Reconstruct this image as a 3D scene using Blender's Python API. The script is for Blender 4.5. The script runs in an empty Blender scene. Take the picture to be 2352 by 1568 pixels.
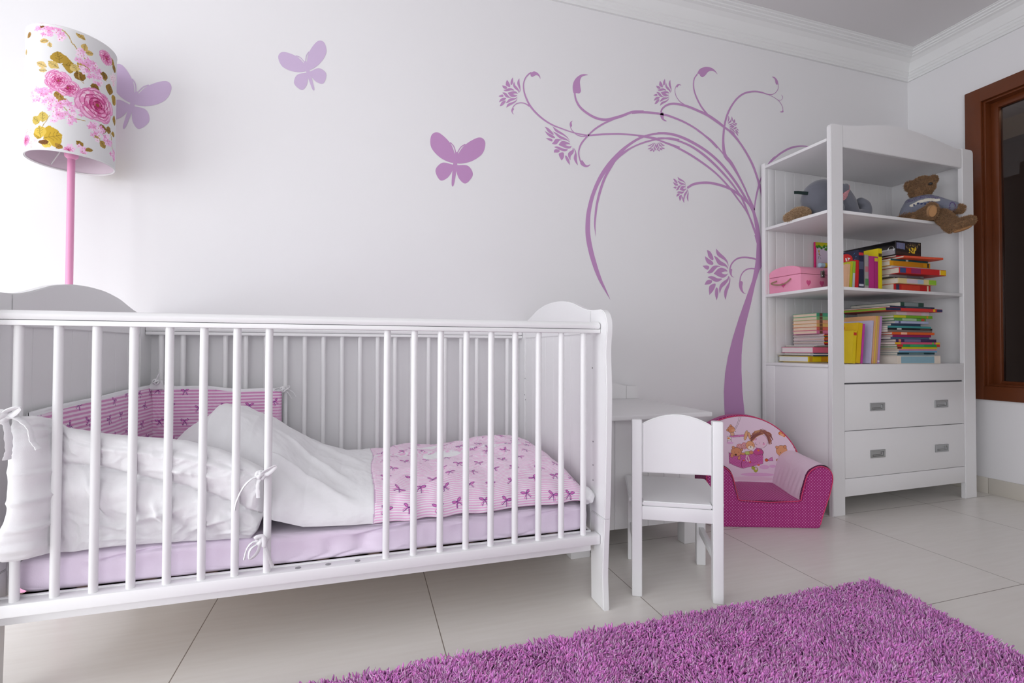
import bpy, bmesh, math, random
import numpy as np
from mathutils import Vector, Matrix
random.seed(7); RNG = np.random.default_rng(7)
PI = math.pi
S = bpy.context.scene
COL = S.collection

# ------------------------------------------------------------------ camera
FPX, YAW, PITCH, ROLL, CH = 1111.03, .29924, .01566, .00333, .746
def _axes():
    cy, sy = math.cos(YAW), math.sin(YAW); cp, sp = math.cos(PITCH), math.sin(PITCH); cr, sr = math.cos(ROLL), math.sin(ROLL)
    f = Vector((sy*cp, cy*cp, sp)); r = Vector((cy, -sy, 0)); u = r.cross(f)
    return cr*r + sr*u, -sr*r + cr*u, f
CR, CU, CF = _axes()
cd = bpy.data.cameras.new('camera'); cam = bpy.data.objects.new('camera', cd); COL.objects.link(cam)
cd.lens = FPX/2352*36; cd.sensor_width = 36; cd.clip_start = .05
cam.matrix_world = Matrix(((CR.x, CU.x, -CF.x, 0), (CR.y, CU.y, -CF.y, 0), (CR.z, CU.z, -CF.z, CH), (0, 0, 0, 1)))
S.camera = cam
S.view_settings.view_transform = 'Standard'; S.view_settings.look = 'None'
S.view_settings.gamma = 1; S.view_settings.use_curve_mapping = False
S.view_settings.exposure = -0.10
# room sizes
W_, D_, LX, RY, HC = 3.135, 2.068, -2.8, -2.0, 2.50
# ------------------------------------------------------------------ daylight and rear fill
wd = bpy.data.worlds.new('sky'); S.world = wd; wd.use_nodes = True
wd.node_tree.nodes['Background'].inputs[0].default_value = (.85, .92, 1, 1)
wd.node_tree.nodes['Background'].inputs[1].default_value = 1.5
def area(name, loc, rot, sx, sy, power, col):
    l = bpy.data.lights.new(name, 'AREA'); l.shape = 'RECTANGLE'; l.size = sx; l.size_y = sy; l.energy = power; l.color = col
    o = bpy.data.objects.new(name, l); COL.objects.link(o); o.location = loc; o.rotation_euler = rot
    return o
area('daylight_left_window', (LX-.22, -.15, 1.02), (0, -PI/2, 0), 1.95, 2.8, 60, (.985, .99, 1))
area('rear_fill_light', (-.45, RY-.25, 1.30), (PI/2, 0, 0), 2.3, 1.7, 27, (1, .985, .97))  # added fill from behind the camera, brightens the crib fronts

# ------------------------------------------------------------------ helpers
def ray(u, v): return CF*FPX + CR*(u-1176) - CU*(v-784)
C0 = Vector((0, 0, CH))
class Frame:
    def __init__(s, x, y, a): s.x, s.y, s.a = x, y, a; s.M = Matrix.Translation((x, y, 0)) @ Matrix.Rotation(a, 4, 'Z'); s.I = s.M.inverted()
    def on(s, ax, u, v, val):
        c = s.I @ C0; d = s.I.to_3x3() @ ray(u, v); return c + d*((val-c[ax])/d[ax])
WORLD = Frame(0, 0, 0)
CRIB = Frame(.6613, 1.2672, -.007)
BOOK = Frame(2.016, 1.6537, .012)
CHAIR = Frame(.78406, 1.30166, -.4892)
ARM = Frame(1.834, 1.561, -.341)

def mat(name, col, rough=.5, spec=.5, metal=0, bump=0, bscale=60, noise=0, nscale=8, coat=0, sheen=0):
    m = bpy.data.materials.new(name); m.use_nodes = True; n = m.node_tree.nodes; l = m.node_tree.links
    b = n['Principled BSDF']; b.inputs['Base Color'].default_value = (*col, 1); b.inputs['Roughness'].default_value = rough
    b.inputs['Specular IOR Level'].default_value = spec; b.inputs['Metallic'].default_value = metal
    b.inputs['Coat Weight'].default_value = coat; b.inputs['Sheen Weight'].default_value = sheen
    tc = n.new('ShaderNodeTexCoord')
    if noise:
        t = n.new('ShaderNodeTexNoise'); t.inputs['Scale'].default_value = nscale; t.inputs['Detail'].default_value = 4
        r = n.new('ShaderNodeMix'); r.data_type = 'RGBA'
        r.inputs[6].default_value = tuple(max(0, c*(1-noise)) for c in col) + (1,); r.inputs[7].default_value = tuple(min(1, c*(1+noise)) for c in col) + (1,)
        l.new(tc.outputs['Object'], t.inputs['Vector']); l.new(t.outputs['Fac'], r.inputs[0]); l.new(r.outputs[2], b.inputs['Base Color'])
    if bump:
        t2 = n.new('ShaderNodeTexNoise'); t2.inputs['Scale'].default_value = bscale; t2.inputs['Detail'].default_value = 3
        bp = n.new('ShaderNodeBump'); bp.inputs['Strength'].default_value = bump; bp.inputs['Distance'].default_value = .002
        l.new(tc.outputs['Object'], t2.inputs['Vector']); l.new(t2.outputs['Fac'], bp.inputs['Height']); l.new(bp.outputs[0], b.inputs['Normal'])
    return m
_cc = {}
def cmat(col, rough=.45):
    k = (tuple(round(c, 3) for c in col), rough)
    if k not in _cc: _cc[k] = mat('book_cover', col, rough, .4, noise=.06, nscale=30)
    return _cc[k]
def sr(r, g, b):
    f = lambda c: c/12.92 if c <= .04045 else ((c+.055)/1.055)**2.4
    return (f(r/255), f(g/255), f(b/255))
def attr_mat(name, attr='Col', rough=.8, sheen=.2, bump=.15, bscale=400):
    m = mat(name, (.8, .8, .8), rough, .3, bump=bump, bscale=bscale, sheen=sheen); n = m.node_tree.nodes
    a = n.new('ShaderNodeVertexColor'); a.layer_name = attr
    m.node_tree.links.new(a.outputs['Color'], n['Principled BSDF'].inputs['Base Color']); return m

def tag(o, label=None, cat=None, group=None, kind=None):
    if label: o['label'] = label
    if cat: o['category'] = cat
    if group: o['group'] = group
    if kind: o['kind'] = kind
    return o
def thing(name, label, cat, loc=(0, 0, 0), rz=0, group=None):
    o = bpy.data.objects.new(name, None); COL.objects.link(o); o.location = loc; o.rotation_euler = (0, 0, rz)
    o.empty_display_size = .05
    return tag(o, label, cat, group)
def fthing(name, label, cat, F, group=None): return thing(name, label, cat, (F.x, F.y, 0), F.a, group)
def obj(name, bm, m, parent=None, smooth=True, ang=35, label=None, kind=None):
    me = bpy.data.meshes.new(name); bm.normal_update(); bm.to_mesh(me); bm.free()
    return meobj(name, me, m, parent, smooth, ang, label, kind)
def meobj(name, me, m, parent=None, smooth=True, ang=35, label=None, kind=None):
    for mm in (m if isinstance(m, (list, tuple)) else [m]): me.materials.append(mm)
    if smooth:
        me.polygons.foreach_set('use_smooth', [True]*len(me.polygons))
        me.set_sharp_from_angle(angle=math.radians(ang))
    o = bpy.data.objects.new(name, me); COL.objects.link(o)
    if parent: o.parent = parent
    if label: o['label'] = label
    if kind: o['kind'] = kind
    return o
def NB(): return bmesh.new()
def merge(bm, tmp, M=None):
    if M is not None: bmesh.ops.transform(tmp, matrix=M, verts=tmp.verts)
    me = bpy.data.meshes.new('tmp'); tmp.to_mesh(me); tmp.free(); bm.from_mesh(me); bpy.data.meshes.remove(me)
def box(bm, x0, x1, y0, y1, z0, z1, bev=.002, seg=2, M=None, mi=0):
    t = bmesh.new(); bmesh.ops.create_cube(t, size=1)
    bmesh.ops.transform(t, matrix=Matrix.Translation(((x0+x1)/2, (y0+y1)/2, (z0+z1)/2)) @ Matrix.Diagonal((abs(x1-x0), abs(y1-y0), abs(z1-z0), 1)), verts=t.verts)
    if bev: bmesh.ops.bevel(t, geom=t.edges[:], offset=bev, segments=seg, affect='EDGES', profile=.5)
    for f in t.faces: f.material_index = mi
    merge(bm, t, M); return bm
def prism(bm, pts, axis, a0, a1, bev=0, seg=2, M=None, mi=0):
    """extrude a 2D outline; axis 0: pts=(y,z), 1: pts=(x,z), 2: pts=(x,y)"""
    t = bmesh.new()
    def P(p, a): return {0: (a, p[0], p[1]), 1: (p[0], a, p[1]), 2: (p[0], p[1], a)}[axis]
    A = [t.verts.new(P(p, a0)) for p in pts]; B = [t.verts.new(P(p, a1)) for p in pts]; n = len(pts)
    fa = t.faces.new(A); fb = t.faces.new(B[::-1])
    for i in range(n): t.faces.new((A[i], B[i], B[(i+1) % n], A[(i+1) % n]))
    bmesh.ops.recalc_face_normals(t, faces=t.faces)
    if bev: bmesh.ops.bevel(t, geom=list(set(fa.edges) | set(fb.edges)), offset=bev, segments=seg, affect='EDGES')
    for f in t.faces: f.material_index = mi
    merge(bm, t, M); return bm
def tube(bm, pts, rad, n=10, caps=True, flat=1.0, mi=0):
    pts = [Vector(p) for p in pts]; N = len(pts)
    if not hasattr(rad, '__len__'): rad = [rad]*N
    up = Vector((0, 0, 1)); T = (pts[1]-pts[0]).normalized()
    if abs(T.dot(up)) > .9: up = Vector((1, 0, 0))
    nrm = (up - T*up.dot(T)).normalized(); rings = []
    for i in range(N):
        T = ((pts[min(i+1, N-1)]-pts[max(i-1, 0)])).normalized()
        nrm = (nrm - T*nrm.dot(T)).normalized(); bn = T.cross(nrm)
        rings.append([bm.verts.new(pts[i] + (nrm*math.cos(2*PI*k/n)*flat + bn*math.sin(2*PI*k/n))*rad[i]) for k in range(n)])
    for i in range(N-1):
        for k in range(n): f = bm.faces.new((rings[i][k], rings[i][(k+1) % n], rings[i+1][(k+1) % n], rings[i+1][k])); f.material_index = mi
    if caps:
        for r in (rings[0][::-1], rings[-1]): f = bm.faces.new(r); f.material_index = mi
    return bm
def lathe(bm, prof, c=(0, 0, 0), n=32, cap=True, M=None):
    t = bmesh.new(); R = []
    for r, z in prof: R.append([t.verts.new((c[0]+r*math.cos(2*PI*k/n), c[1]+r*math.sin(2*PI*k/n), c[2]+z)) for k in range(n)])
    for i in range(len(R)-1):
        for k in range(n): t.faces.new((R[i][k], R[i][(k+1) % n], R[i+1][(k+1) % n], R[i+1][k]))
    if cap: t.faces.new(R[0][::-1]); t.faces.new(R[-1])
    merge(bm, t, M); return bm
def ell(bm, c, r, rot=(0, 0, 0), n=24, mi=0):
    t = bmesh.new(); bmesh.ops.create_uvsphere(t, u_segments=n, v_segments=n//2, radius=1)
    from mathutils import Euler
    for f in t.faces: f.material_index = mi
    merge(bm, t, Matrix.Translation(c) @ Euler(rot).to_matrix().to_4x4() @ Matrix.Diagonal((*r, 1))); return bm
def crom(pts, k=8):
    """Catmull-Rom through tuples of any length"""
    P = [np.array(p, float) for p in pts]; P = [2*P[0]-P[1]] + P + [2*P[-1]-P[-2]]; out = []
    for i in range(1, len(P)-2):
        for j in range(k):
            t = j/k; a, b, c, d = P[i-1:i+3]
            out.append(.5*((2*b)+(c-a)*t+(2*a-5*b+4*c-d)*t*t+(3*b-a-3*c+d)*t**3))
    out.append(P[-2]); return out
def vnoise(x, y, seed=0):
    r = np.random.default_rng(seed).random((257, 257)); xi = np.floor(x).astype(int); yi = np.floor(y).astype(int)
    fx = x-xi; fy = y-yi; fx = fx*fx*(3-2*fx); fy = fy*fy*(3-2*fy); xi %= 256; yi %= 256
    return (r[xi, yi]*(1-fx)*(1-fy)+r[xi+1, yi]*fx*(1-fy)+r[xi, yi+1]*(1-fx)*fy+r[xi+1, yi+1]*fx*fy)
def fbm(x, y, seed=0, o=4):
    s = 0; a = .5
    for i in range(o): s = s + a*(vnoise(x*2**i, y*2**i, seed+i)-.5); a *= .5
    return s
def creases(x, y, lst):
    """soft cloth folds: (x0,y0,x1,y1,width,height) ridges fading at their ends"""
    s = np.zeros_like(x)
    for x0, y0, x1, y1, w, h in lst:
        dx, dy = x1-x0, y1-y0; L = math.hypot(dx, dy); t = ((x-x0)*dx+(y-y0)*dy)/(L*L); d = ((x-x0)*dy-(y-y0)*dx)/L
        d = d + .15*L*np.sin(PI*np.clip(t, 0, 1))*.25
        e = np.clip(t, 0, 1)*np.clip(1-t, 0, 1)*4
        s = s + h*np.exp(-(d/w)**2)*e*(t > 0)*(t < 1)
    return s
def smooth(a, b, x):
    t = np.clip((x-a)/(b-a), 0, 1); return t*t*(3-2*t)
def gridmesh(name, X, Y, Z, uv=None, col=None, closeU=False, closeV=False):
    nu, nv = X.shape; me = bpy.data.meshes.new(name)
    co = np.stack([X, Y, Z], -1).reshape(-1, 3).astype(np.float32)
    a = np.arange(nu*nv).reshape(nu, nv)
    i = np.arange(nu if closeU else nu-1); j = np.arange(nv if closeV else nv-1)
    I, J = np.meshgrid(i, j, indexing='ij'); I2 = (I+1) % nu; J2 = (J+1) % nv
    F = np.stack([a[I, J], a[I2, J], a[I2, J2], a[I, J2]], -1).reshape(-1, 4)
    me.vertices.add(len(co)); me.vertices.foreach_set('co', co.ravel())
    me.loops.add(F.size); me.loops.foreach_set('vertex_index', F.ravel().astype(np.int32))
    me.polygons.add(len(F)); me.polygons.foreach_set('loop_start', np.arange(0, F.size, 4, dtype=np.int32))
    me.update(calc_edges=True)
    if uv is not None:
        L = me.uv_layers.new(name='UVMap'); UV = np.stack(uv, -1).reshape(-1, 2)
        L.data.foreach_set('uv', UV[F.ravel()].astype(np.float32).ravel())
    if col is not None:
        A = me.color_attributes.new(name='Col', type='FLOAT_COLOR', domain='POINT')
        c = np.ones((nu*nv, 4), np.float32); c[:, :3] = col.reshape(-1, 3); A.data.foreach_set('color', c.ravel())
    me.validate(); return me
# ---- painting printed patterns into colour attributes
def inpoly(px, py, poly):
    n = len(poly); ins = np.zeros(px.shape, bool); x1, y1 = poly[-1]
    for x2, y2 in poly:
        c = ((y1 > py) != (y2 > py)); 
        if y2 != y1: ins ^= c & (px < (x2-x1)*(py-y1)/(y2-y1)+x1)
        x1, y1 = x2, y2
    return ins
class Paint:
    def __init__(s, x, y, base): s.sh = x.shape; s.x = x.ravel(); s.y = y.ravel(); s.c = np.array(np.broadcast_to(base, (s.x.size, 3)), float).copy(); s.hit = np.zeros(s.x.size, bool)
    def _near(s, x0, x1, y0, y1): return np.nonzero((s.x >= x0) & (s.x <= x1) & (s.y >= y0) & (s.y <= y1))[0]
    def poly(s, pts, col):
        xs = [p[0] for p in pts]; ys = [p[1] for p in pts]; i = s._near(min(xs), max(xs), min(ys), max(ys))
        k = i[inpoly(s.x[i], s.y[i], pts)]; s.c[k] = col; s.hit[k] = True
    def ell(s, cx, cy, a, b, rot, col):
        m = max(a, b); i = s._near(cx-m, cx+m, cy-m, cy+m); X = s.x[i]-cx; Y = s.y[i]-cy; c, n = math.cos(rot), math.sin(rot)
        k = i[((X*c+Y*n)/a)**2+((Y*c-X*n)/b)**2 <= 1]; s.c[k] = col; s.hit[k] = True
    def stroke(s, pts, w, col):
        for (x0, y0), (x1, y1) in zip(pts[:-1], pts[1:]):
            i = s._near(min(x0, x1)-w, max(x0, x1)+w, min(y0, y1)-w, max(y0, y1)+w); dx, dy = x1-x0, y1-y0; L = dx*dx+dy*dy+1e-12
            t = np.clip(((s.x[i]-x0)*dx+(s.y[i]-y0)*dy)/L, 0, 1); d = np.hypot(s.x[i]-x0-t*dx, s.y[i]-y0-t*dy); k = i[d <= w/2]; s.c[k] = col; s.hit[k] = True
    def out(s): return s.c.reshape(*s.sh, 3)
def bow(P, cx, cy, r, a):
    c, n = math.cos(a), math.sin(a); T = lambda x, y: (cx+r*(x*c-y*n), cy+r*(x*n+y*c))
    pk, dk = sr(222, 120, 196), sr(128, 66, 140)
    for sg in (-1, 1):
        x, y = T(sg*.55, .28); P.ell(x, y, .5*r, .3*r, a+sg*.5, dk); P.ell(x, y, .38*r, .17*r, a+sg*.5, pk)
        P.stroke([T(0, 0), T(sg*.25, -.5), T(sg*.5, -1.05)], .16*r, dk); P.stroke([T(sg*.12, -.1), T(sg*.5, -.45), T(sg*.72, -.9)], .14*r, pk)
    x, y = T(0, .02); P.ell(x, y, .17*r, .17*r, 0, dk)

# ------------------------------------------------------------------ materials
M_wall = mat('wall_paint', (.85, .84, .855), .75, .2, bump=.03, bscale=500)
M_ceil = mat('ceiling_paint', (.78, .76, .77), .8, .2)
M_trim = mat('cornice_paint', (.86, .86, .86), .6, .3)
M_white = mat('white_lacquer', (.90, .90, .905), .32, .5, noise=.012, nscale=5)
M_white2 = mat('white_furniture_paint', (.85, .84, .85), .4, .45, noise=.015, nscale=4)
M_chair = mat('white_chair_paint', (.88, .88, .89), .38, .45)
M_wood = mat('mahogany_wood', sr(104, 52, 24), .35, .5, noise=.3, nscale=3)
M_purple = mat('lilac_wall_sticker', sr(196, 148, 196), .55, .3)
M_purple_l = mat('pale_lilac_wall_sticker', sr(208, 186, 218), .55, .3)
M_pinkmetal = mat('pink_lacquer', sr(238, 160, 200), .3, .5)
M_cloth = mat('white_cotton', (.86, .855, .87), .9, .2, bump=.2, bscale=700, sheen=.2)
M_sheet = mat('pale_lilac_cotton', sr(238, 224, 242), .9, .2, bump=.2, bscale=600, sheen=.2)
M_base = mat('plywood', sr(214, 190, 172), .6)
M_dark = mat('painted_recess_shade', (.12, .12, .13), .7)  # dark colour standing in for shade in gaps and holes
M_metal = mat('brushed_steel', (.42, .43, .43), .32, .5, metal=1)
M_pages = mat('book_pages', sr(226, 218, 206), .8, .2, noise=.08, nscale=120)
M_fabric_attr = attr_mat('printed_cotton')
M_shade_attr = attr_mat('printed_lamp_shade', rough=.75, sheen=0, bump=.05)
M_arm_attr = attr_mat('printed_velour', rough=.85, sheen=.3)

def tile_mat():
    m = mat('floor_tile', (.6, .57, .53), .28, .45); n = m.node_tree.nodes; l = m.node_tree.links; b = n['Principled BSDF']
    g = n.new('ShaderNodeNewGeometry'); sp = n.new('ShaderNodeSeparateXYZ'); l.new(g.outputs['Position'], sp.inputs[0])
    def mth(op, a, bb=None, c=None):
        k = n.new('ShaderNodeMath'); k.operation = op
        for i, v in enumerate((a, bb, c)):
            if v is None: continue
            if isinstance(v, (int, float)): k.inputs[i].default_value = v
            else: l.new(v, k.inputs[i])
        return k.outputs[0]
    def line(o, x0, p):
        f = mth('FRACT', mth('DIVIDE', mth('SUBTRACT', o, x0), p)); d = mth('MINIMUM', f, mth('SUBTRACT', 1, f)); return mth('LESS_THAN', mth('MULTIPLY', d, p), .0013)
    gr = mth('MAXIMUM', line(sp.outputs[0], .2, .607), line(sp.outputs[1], 1.007, .660))
    mp = n.new('ShaderNodeMapping'); mp.inputs['Scale'].default_value = (2, 22, 1); l.new(g.outputs['Position'], mp.inputs[0])
    t = n.new('ShaderNodeTexNoise'); t.inputs['Scale'].default_value = 3; t.inputs['Detail'].default_value = 6; l.new(mp.outputs[0], t.inputs[0])
    r = n.new('ShaderNodeMix'); r.data_type = 'RGBA'; r.inputs[6].default_value = (*sr(230, 225, 218), 1); r.inputs[7].default_value = (*sr(242, 239, 234), 1)
    l.new(t.outputs['Fac'], r.inputs[0]); r2 = n.new('ShaderNodeMix'); r2.data_type = 'RGBA'; r2.inputs[7].default_value = (*sr(146, 136, 126), 1)
    l.new(gr, r2.inputs[0]); l.new(r.outputs[2], r2.inputs[6]); l.new(r2.outputs[2], b.inputs['Base Color']); return m
M_tile = tile_mat()
M_skirt = mat('skirting_tile', sr(214, 208, 198), .4, .4, noise=.03, nscale=10)

# ------------------------------------------------------------------ room shell
def struct(name, bm, m, parent=None, **k): 
    o = obj(name, bm, m, parent, **k)
    if parent is None: o['kind'] = 'structure'
    return o
T = .12
struct('floor', box(NB(), LX-T, W_+T, RY-T, D_+T, -.1, 0, 0), M_tile, smooth=False)
struct('ceiling', box(NB(), LX-T, W_+T, RY-T, D_+T, HC, HC+.1, 0), M_ceil, smooth=False)
struct('wall_back', box(NB(), LX-T, W_+T, D_, D_+T, 0, HC, 0), M_wall, smooth=False)
def wall_with_hole(name, axis, c0, c1, a0, a1, h0, h1, z0, z1):
    bm = NB()
    def b(p0, p1, q0, q1):
        if axis == 0: box(bm, c0, c1, p0, p1, q0, q1, 0)
        else: box(bm, p0, p1, c0, c1, q0, q1, 0)
    b(a0, h0, 0, HC); b(h1, a1, 0, HC); b(h0, h1, z1, HC)
    if z0 > 0: b(h0, h1, 0, z0)
    return struct(name, bm, M_wall, smooth=False)
k = W_/3.117
WY1, WY0, WZ0, WZ1 = 1.762*k, .35, .746+(.4903-.746)*k, .746+(2.131-.746)*k     # outer edges of the casing
cw_ = .071
wall_with_hole('wall_right', 0, W_, W_+T, RY, D_, WY0+cw_, WY1-cw_, WZ0+cw_, WZ1-cw_)
wall_with_hole('wall_left', 0, LX-T, LX, RY, D_, -1.6, 1.35, .06, 2.0)
wall_with_hole('wall_front', 1, RY-T, RY, LX, W_, -1.55, .65, .5, 2.15)
# cornice swept along the four walls
cor = [(0, 2.362), (.011, 2.362), (.011, 2.373), (.016, 2.377), (.016, 2.388), (.021, 2.392), (.021, 2.404), (.026, 2.408), (.03, 2.43), (.042, 2.452), (.06, 2.466), (.074, 2.470),
       (.074, 2.476), (.084, 2.479), (.084, 2.486), (.096, 2.489), (.096, 2.495), (.104, 2.497), (.104, HC+.001), (0, HC+.001)]
def cornice(name, pts_fn):
    bm = NB(); A = [bm.verts.new(pts_fn(p, z, 0)) for p, z in cor]; B = [bm.verts.new(pts_fn(p, z, 1)) for p, z in cor]; n = len(cor)
    for i in range(n): bm.faces.new((A[i], B[i], B[(i+1) % n], A[(i+1) % n]))
    bmesh.ops.recalc_face_normals(bm, faces=bm.faces); return struct(name, bm, M_trim, ang=20)
cornice('trim_1', lambda p, z, e: ((LX+p, W_-p)[e], D_-p, z))
cornice('trim_2', lambda p, z, e: (W_-p, (RY+p, D_-p)[e], z))
cornice('trim_3', lambda p, z, e: (LX+p, (RY+p, D_-p)[e], z))
cornice('trim_4', lambda p, z, e: ((LX+p, W_-p)[e], RY+p, z))
def skirt(name, axis, c0, c1, a0, a1, ph):
    bm = NB(); x = a0
    edges = [a0] + [e for e in np.arange(ph-6, a1, .607) if e > a0+.02] + [a1]
    for e0, e1 in zip(edges[:-1], edges[1:]):
        if axis == 0: box(bm, c0, c1, e0+.0008, e1-.0008, 0, .082, .0015)
        else: box(bm, e0+.0008, e1-.0008, c0, c1, 0, .082, .0015)
    struct(name, bm, M_skirt)
skirt('baseboard_right', 0, W_-.010, W_, RY, D_-.011, 1.62)
skirt('baseboard_back', 1, D_-.010, D_, LX, W_, .2)
skirt('baseboard_left', 0, LX, LX+.010, RY, -1.62, .2)
# interior window in the right wall: mahogany casing, reveal, sash and dark glass
def ring(bm, c0, c1, y0, y1, z0, z1, w, bev=.003, wb=None):
    wb = wb or w
    box(bm, c0, c1, y0, y0+w, z0, z1, bev); box(bm, c0, c1, y1-w, y1, z0, z1, bev)
    box(bm, c0+.0003, c1-.0003, y0+w*.6, y1-w*.6, z0, z0+wb, bev); box(bm, c0+.0003, c1-.0003, y0+w*.6, y1-w*.6, z1-w, z1, bev); return bm
w1 = bpy.data.objects.new('window_1', None); COL.objects.link(w1); w1.location = (W_, (WY0+WY1)/2, WZ0); w1['kind'] = 'structure'
def wl(bm): bmesh.ops.translate(bm, vec=(-W_, -(WY0+WY1)/2, -WZ0), verts=bm.verts); return bm
obj('casing', wl(ring(NB(), W_-.016, W_+.004, WY0, WY1, WZ0, WZ1, cw_+.002, .004, .073)), M_wood, w1)
obj('reveal', wl(ring(NB(), W_+.002, W_+T+.02, WY0+cw_, WY1-cw_, WZ0+cw_, WZ1-cw_, .012, .001)), M_wood, w1)
obj('sash', wl(ring(NB(), W_+.045, W_+.085, WY0+cw_+.010, WY1-cw_-.010, WZ0+cw_+.008, WZ1-cw_-.010, .034, .004, .02)), M_wood, w1)
mg = bpy.data.materials.new('dark_glass'); mg.use_nodes = True; n = mg.node_tree.nodes; l = mg.node_tree.links
n.remove(n['Principled BSDF']); tr = n.new('ShaderNodeBsdfTransparent'); tr.inputs[0].default_value = (.55, .5, .48, 1); gl = n.new('ShaderNodeBsdfGlossy'); gl.inputs['Roughness'].default_value = .02
gl.inputs[0].default_value = (.9, .9, .9, 1); fr = n.new('ShaderNodeFresnel'); fr.inputs[0].default_value = 1.5; mx = n.new('ShaderNodeMixShader')
l.new(fr.outputs[0], mx.inputs[0]); l.new(tr.outputs[0], mx.inputs[1]); l.new(gl.outputs[0], mx.inputs[2]); l.new(mx.outputs[0], n['Material Output'].inputs[0])
obj('pane', wl(box(NB(), W_+.062, W_+.067, WY0+.085, WY1-.085, WZ0+.07, WZ1-.09, 0)), mg, w1, smooth=False)
# the neighbouring room behind that glass
M_hall = mat('hall_wall_paint', sr(176, 160, 140), .8); M_dkwood = mat('dark_backdrop_wood', sr(52, 34, 26), .5, noise=.2, nscale=6)
bm = NB(); box(bm, W_+1.5, W_+1.6, -.6, 3.6, 0, HC, 0); box(bm, W_+T, W_+1.6, 3.5, 3.6, 0, HC, 0); box(bm, W_+T, W_+1.6, -.7, -.6, 0, HC, 0)
struct('wall_hall', bm, M_hall, smooth=False)
struct('floor_hall', box(NB(), W_+T, W_+1.6, -.7, 3.6, -.1, 0, 0), M_tile, smooth=False)
struct('ceiling_hall', box(NB(), W_+T, W_+1.6, -.7, 3.6, HC, HC+.1, 0), M_ceil, smooth=False)
wr = thing('backdrop', 'added dark wardrobe in the room behind the interior window', 'backdrop', (W_+1.2, 2.0, 0))  # added dark block that keeps the lower glass dark
obj('carcass', box(NB(), 0, .28, -1.3, 1.45, 0, 2.24, .004), M_dkwood, wr)
for i_ in range(4): obj('door', box(NB(), -.018, -.001, -1.29+i_*.685, -.61+i_*.685, .08, 2.2, .004), M_dkwood, wr)
area('hall_fill_light', (W_+.75, 1.2, HC-.03), (0, 0, 0), .3, .3, 5, (1, .86, .7))  # added light that lifts the hall seen through the glass
# window frames for the left daylight opening and the added rear one
M_frame = mat('white_window_frame', (.8, .8, .8), .4)
def dayw(name, axis, c, a0, a1, z0, z1):
    r = bpy.data.objects.new(name, None); COL.objects.link(r); r['kind'] = 'structure'; bm = NB()
    def b(p0, p1, q0, q1):
        if axis == 0: box(bm, c-.03, c+.03, p0, p1, q0, q1, .003)
        else: box(bm, p0, p1, c-.03, c+.03, q0, q1, .003)
    b(a0, a0+.06, z0, z1); b(a1-.06, a1, z0, z1); b((a0+a1)/2-.04, (a0+a1)/2+.04, z0, z1); b(a0+.05, a1-.05, z0, z0+.06); b(a0+.05, a1-.05, z1-.06, z1)
    obj('frame', bm, M_frame, r)
dayw('window_2', 0, LX-.06, -1.6, 1.35, .06, 2.0); dayw('rear_fill_opening', 1, RY-.06, -1.55, .65, .5, 2.15)


# ================================================================== wall stickers
def at_wall(u, v, off=0): d = ray(u, v); p = C0 + d*((D_-off)/d.y); return (p.x, p.z)
STRIPS = set()
def sticker(name, polys, m, label, cat, group=None, order=None):
    """flat vinyl shapes lying .4 mm in front of the back wall; polys in metres (x,z)"""
    bm = NB()
    for j, p in enumerate(polys):
        t = bmesh.new(); y = D_ - .0006 - .00006*(j % 7)
        vs = [t.verts.new((q[0], y, q[1])) for q in p]
        if getattr(p, 'strip', 0) or j in STRIPS:
            n = len(vs)//2; tri = [(i, i+1, 2*n-2-i) for i in range(n-1)]+[(i, 2*n-2-i, 2*n-1-i) for i in range(n-1)]
        else:
            from mathutils.geometry import tessellate_polygon
            tri = tessellate_polygon([[Vector((q[0], q[1], 0)) for q in p]])
        for a, b, c in tri:
            A, B, C_ = vs[a].co, vs[b].co, vs[c].co; nrm = (B-A).cross(C_-A)
            if nrm.length < 1e-12: continue
            try: t.faces.new((vs[a], vs[b], vs[c]) if nrm.y < 0 else (vs[a], vs[c], vs[b]))
            except ValueError: pass
        merge(bm, t)
    o = obj(name, bm, m, None, smooth=False); return tag(o, label, cat, group)
def stroke_poly(pts, w, k=8, cap=True):
    """pts (x,y,[w]) smoothed; returns outline polygons as a strip of quads"""
    P = [tuple(p) if len(p) == 3 else (*p, w) for p in pts]; c = crom(P, k); c = [np.array(q) for q in c]; L = []; R = []
    for i, q in enumerate(c):
        a = c[max(i-1, 0)]; b = c[min(i+1, len(c)-1)]; t = b[:2]-a[:2]; t = t/(np.linalg.norm(t)+1e-9); n = np.array([-t[1], t[0]])*max(q[2], .3)/2
        L.append(q[:2]+n); R.append(q[:2]-n)
    return L + R[::-1]
def tw(pts, ox, oy, s): return [at_wall(ox+p[0]/s, oy+p[1]/s) for p in pts]
POL = []
SA = (1130, 140, 6.03); SC = (1480, 140, 6.9176); SD = (1520, 300, 6.0308); SB = (1320, 290, 3.825); SE = (1590, 540, 3.5632); SF = (1600, 560, 11.2); SG = (1120, 100, 2.6129)
def ST(sc, pts, w=6, k=8): STRIPS.add(len(POL)); POL.append(tw(stroke_poly(pts, w, k), *sc))
def PO(sc, pts, k=6, closed=True):
    if k: q = crom(pts + [pts[0]], k)[:-1]; pts = [tuple(x) for x in q]
    POL.append(tw(pts, *sc))
# trunk
PO(SE, [(508, 0), (527, 70), (522, 180), (513, 250), (490, 370), (440, 510), (380, 680), (330, 840), (290, 1000), (268, 1130), (258, 1280), (262, 1420), (275, 1600), (300, 1900),
        (470, 1900), (445, 1600), (428, 1460), (410, 1280), (402, 1100), (403, 980), (412, 880), (435, 740), (480, 560), (515, 400), (548, 290), (572, 250), (575, 180), (566, 100), (556, 0)], 0)
PO(SD, [(1255, 1130), (1280, 1260), (1305, 1420), (1330, 1580), (1372, 1580), (1362, 1430), (1338, 1280), (1296, 1140), (1275, 1080)], 0)
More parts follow.
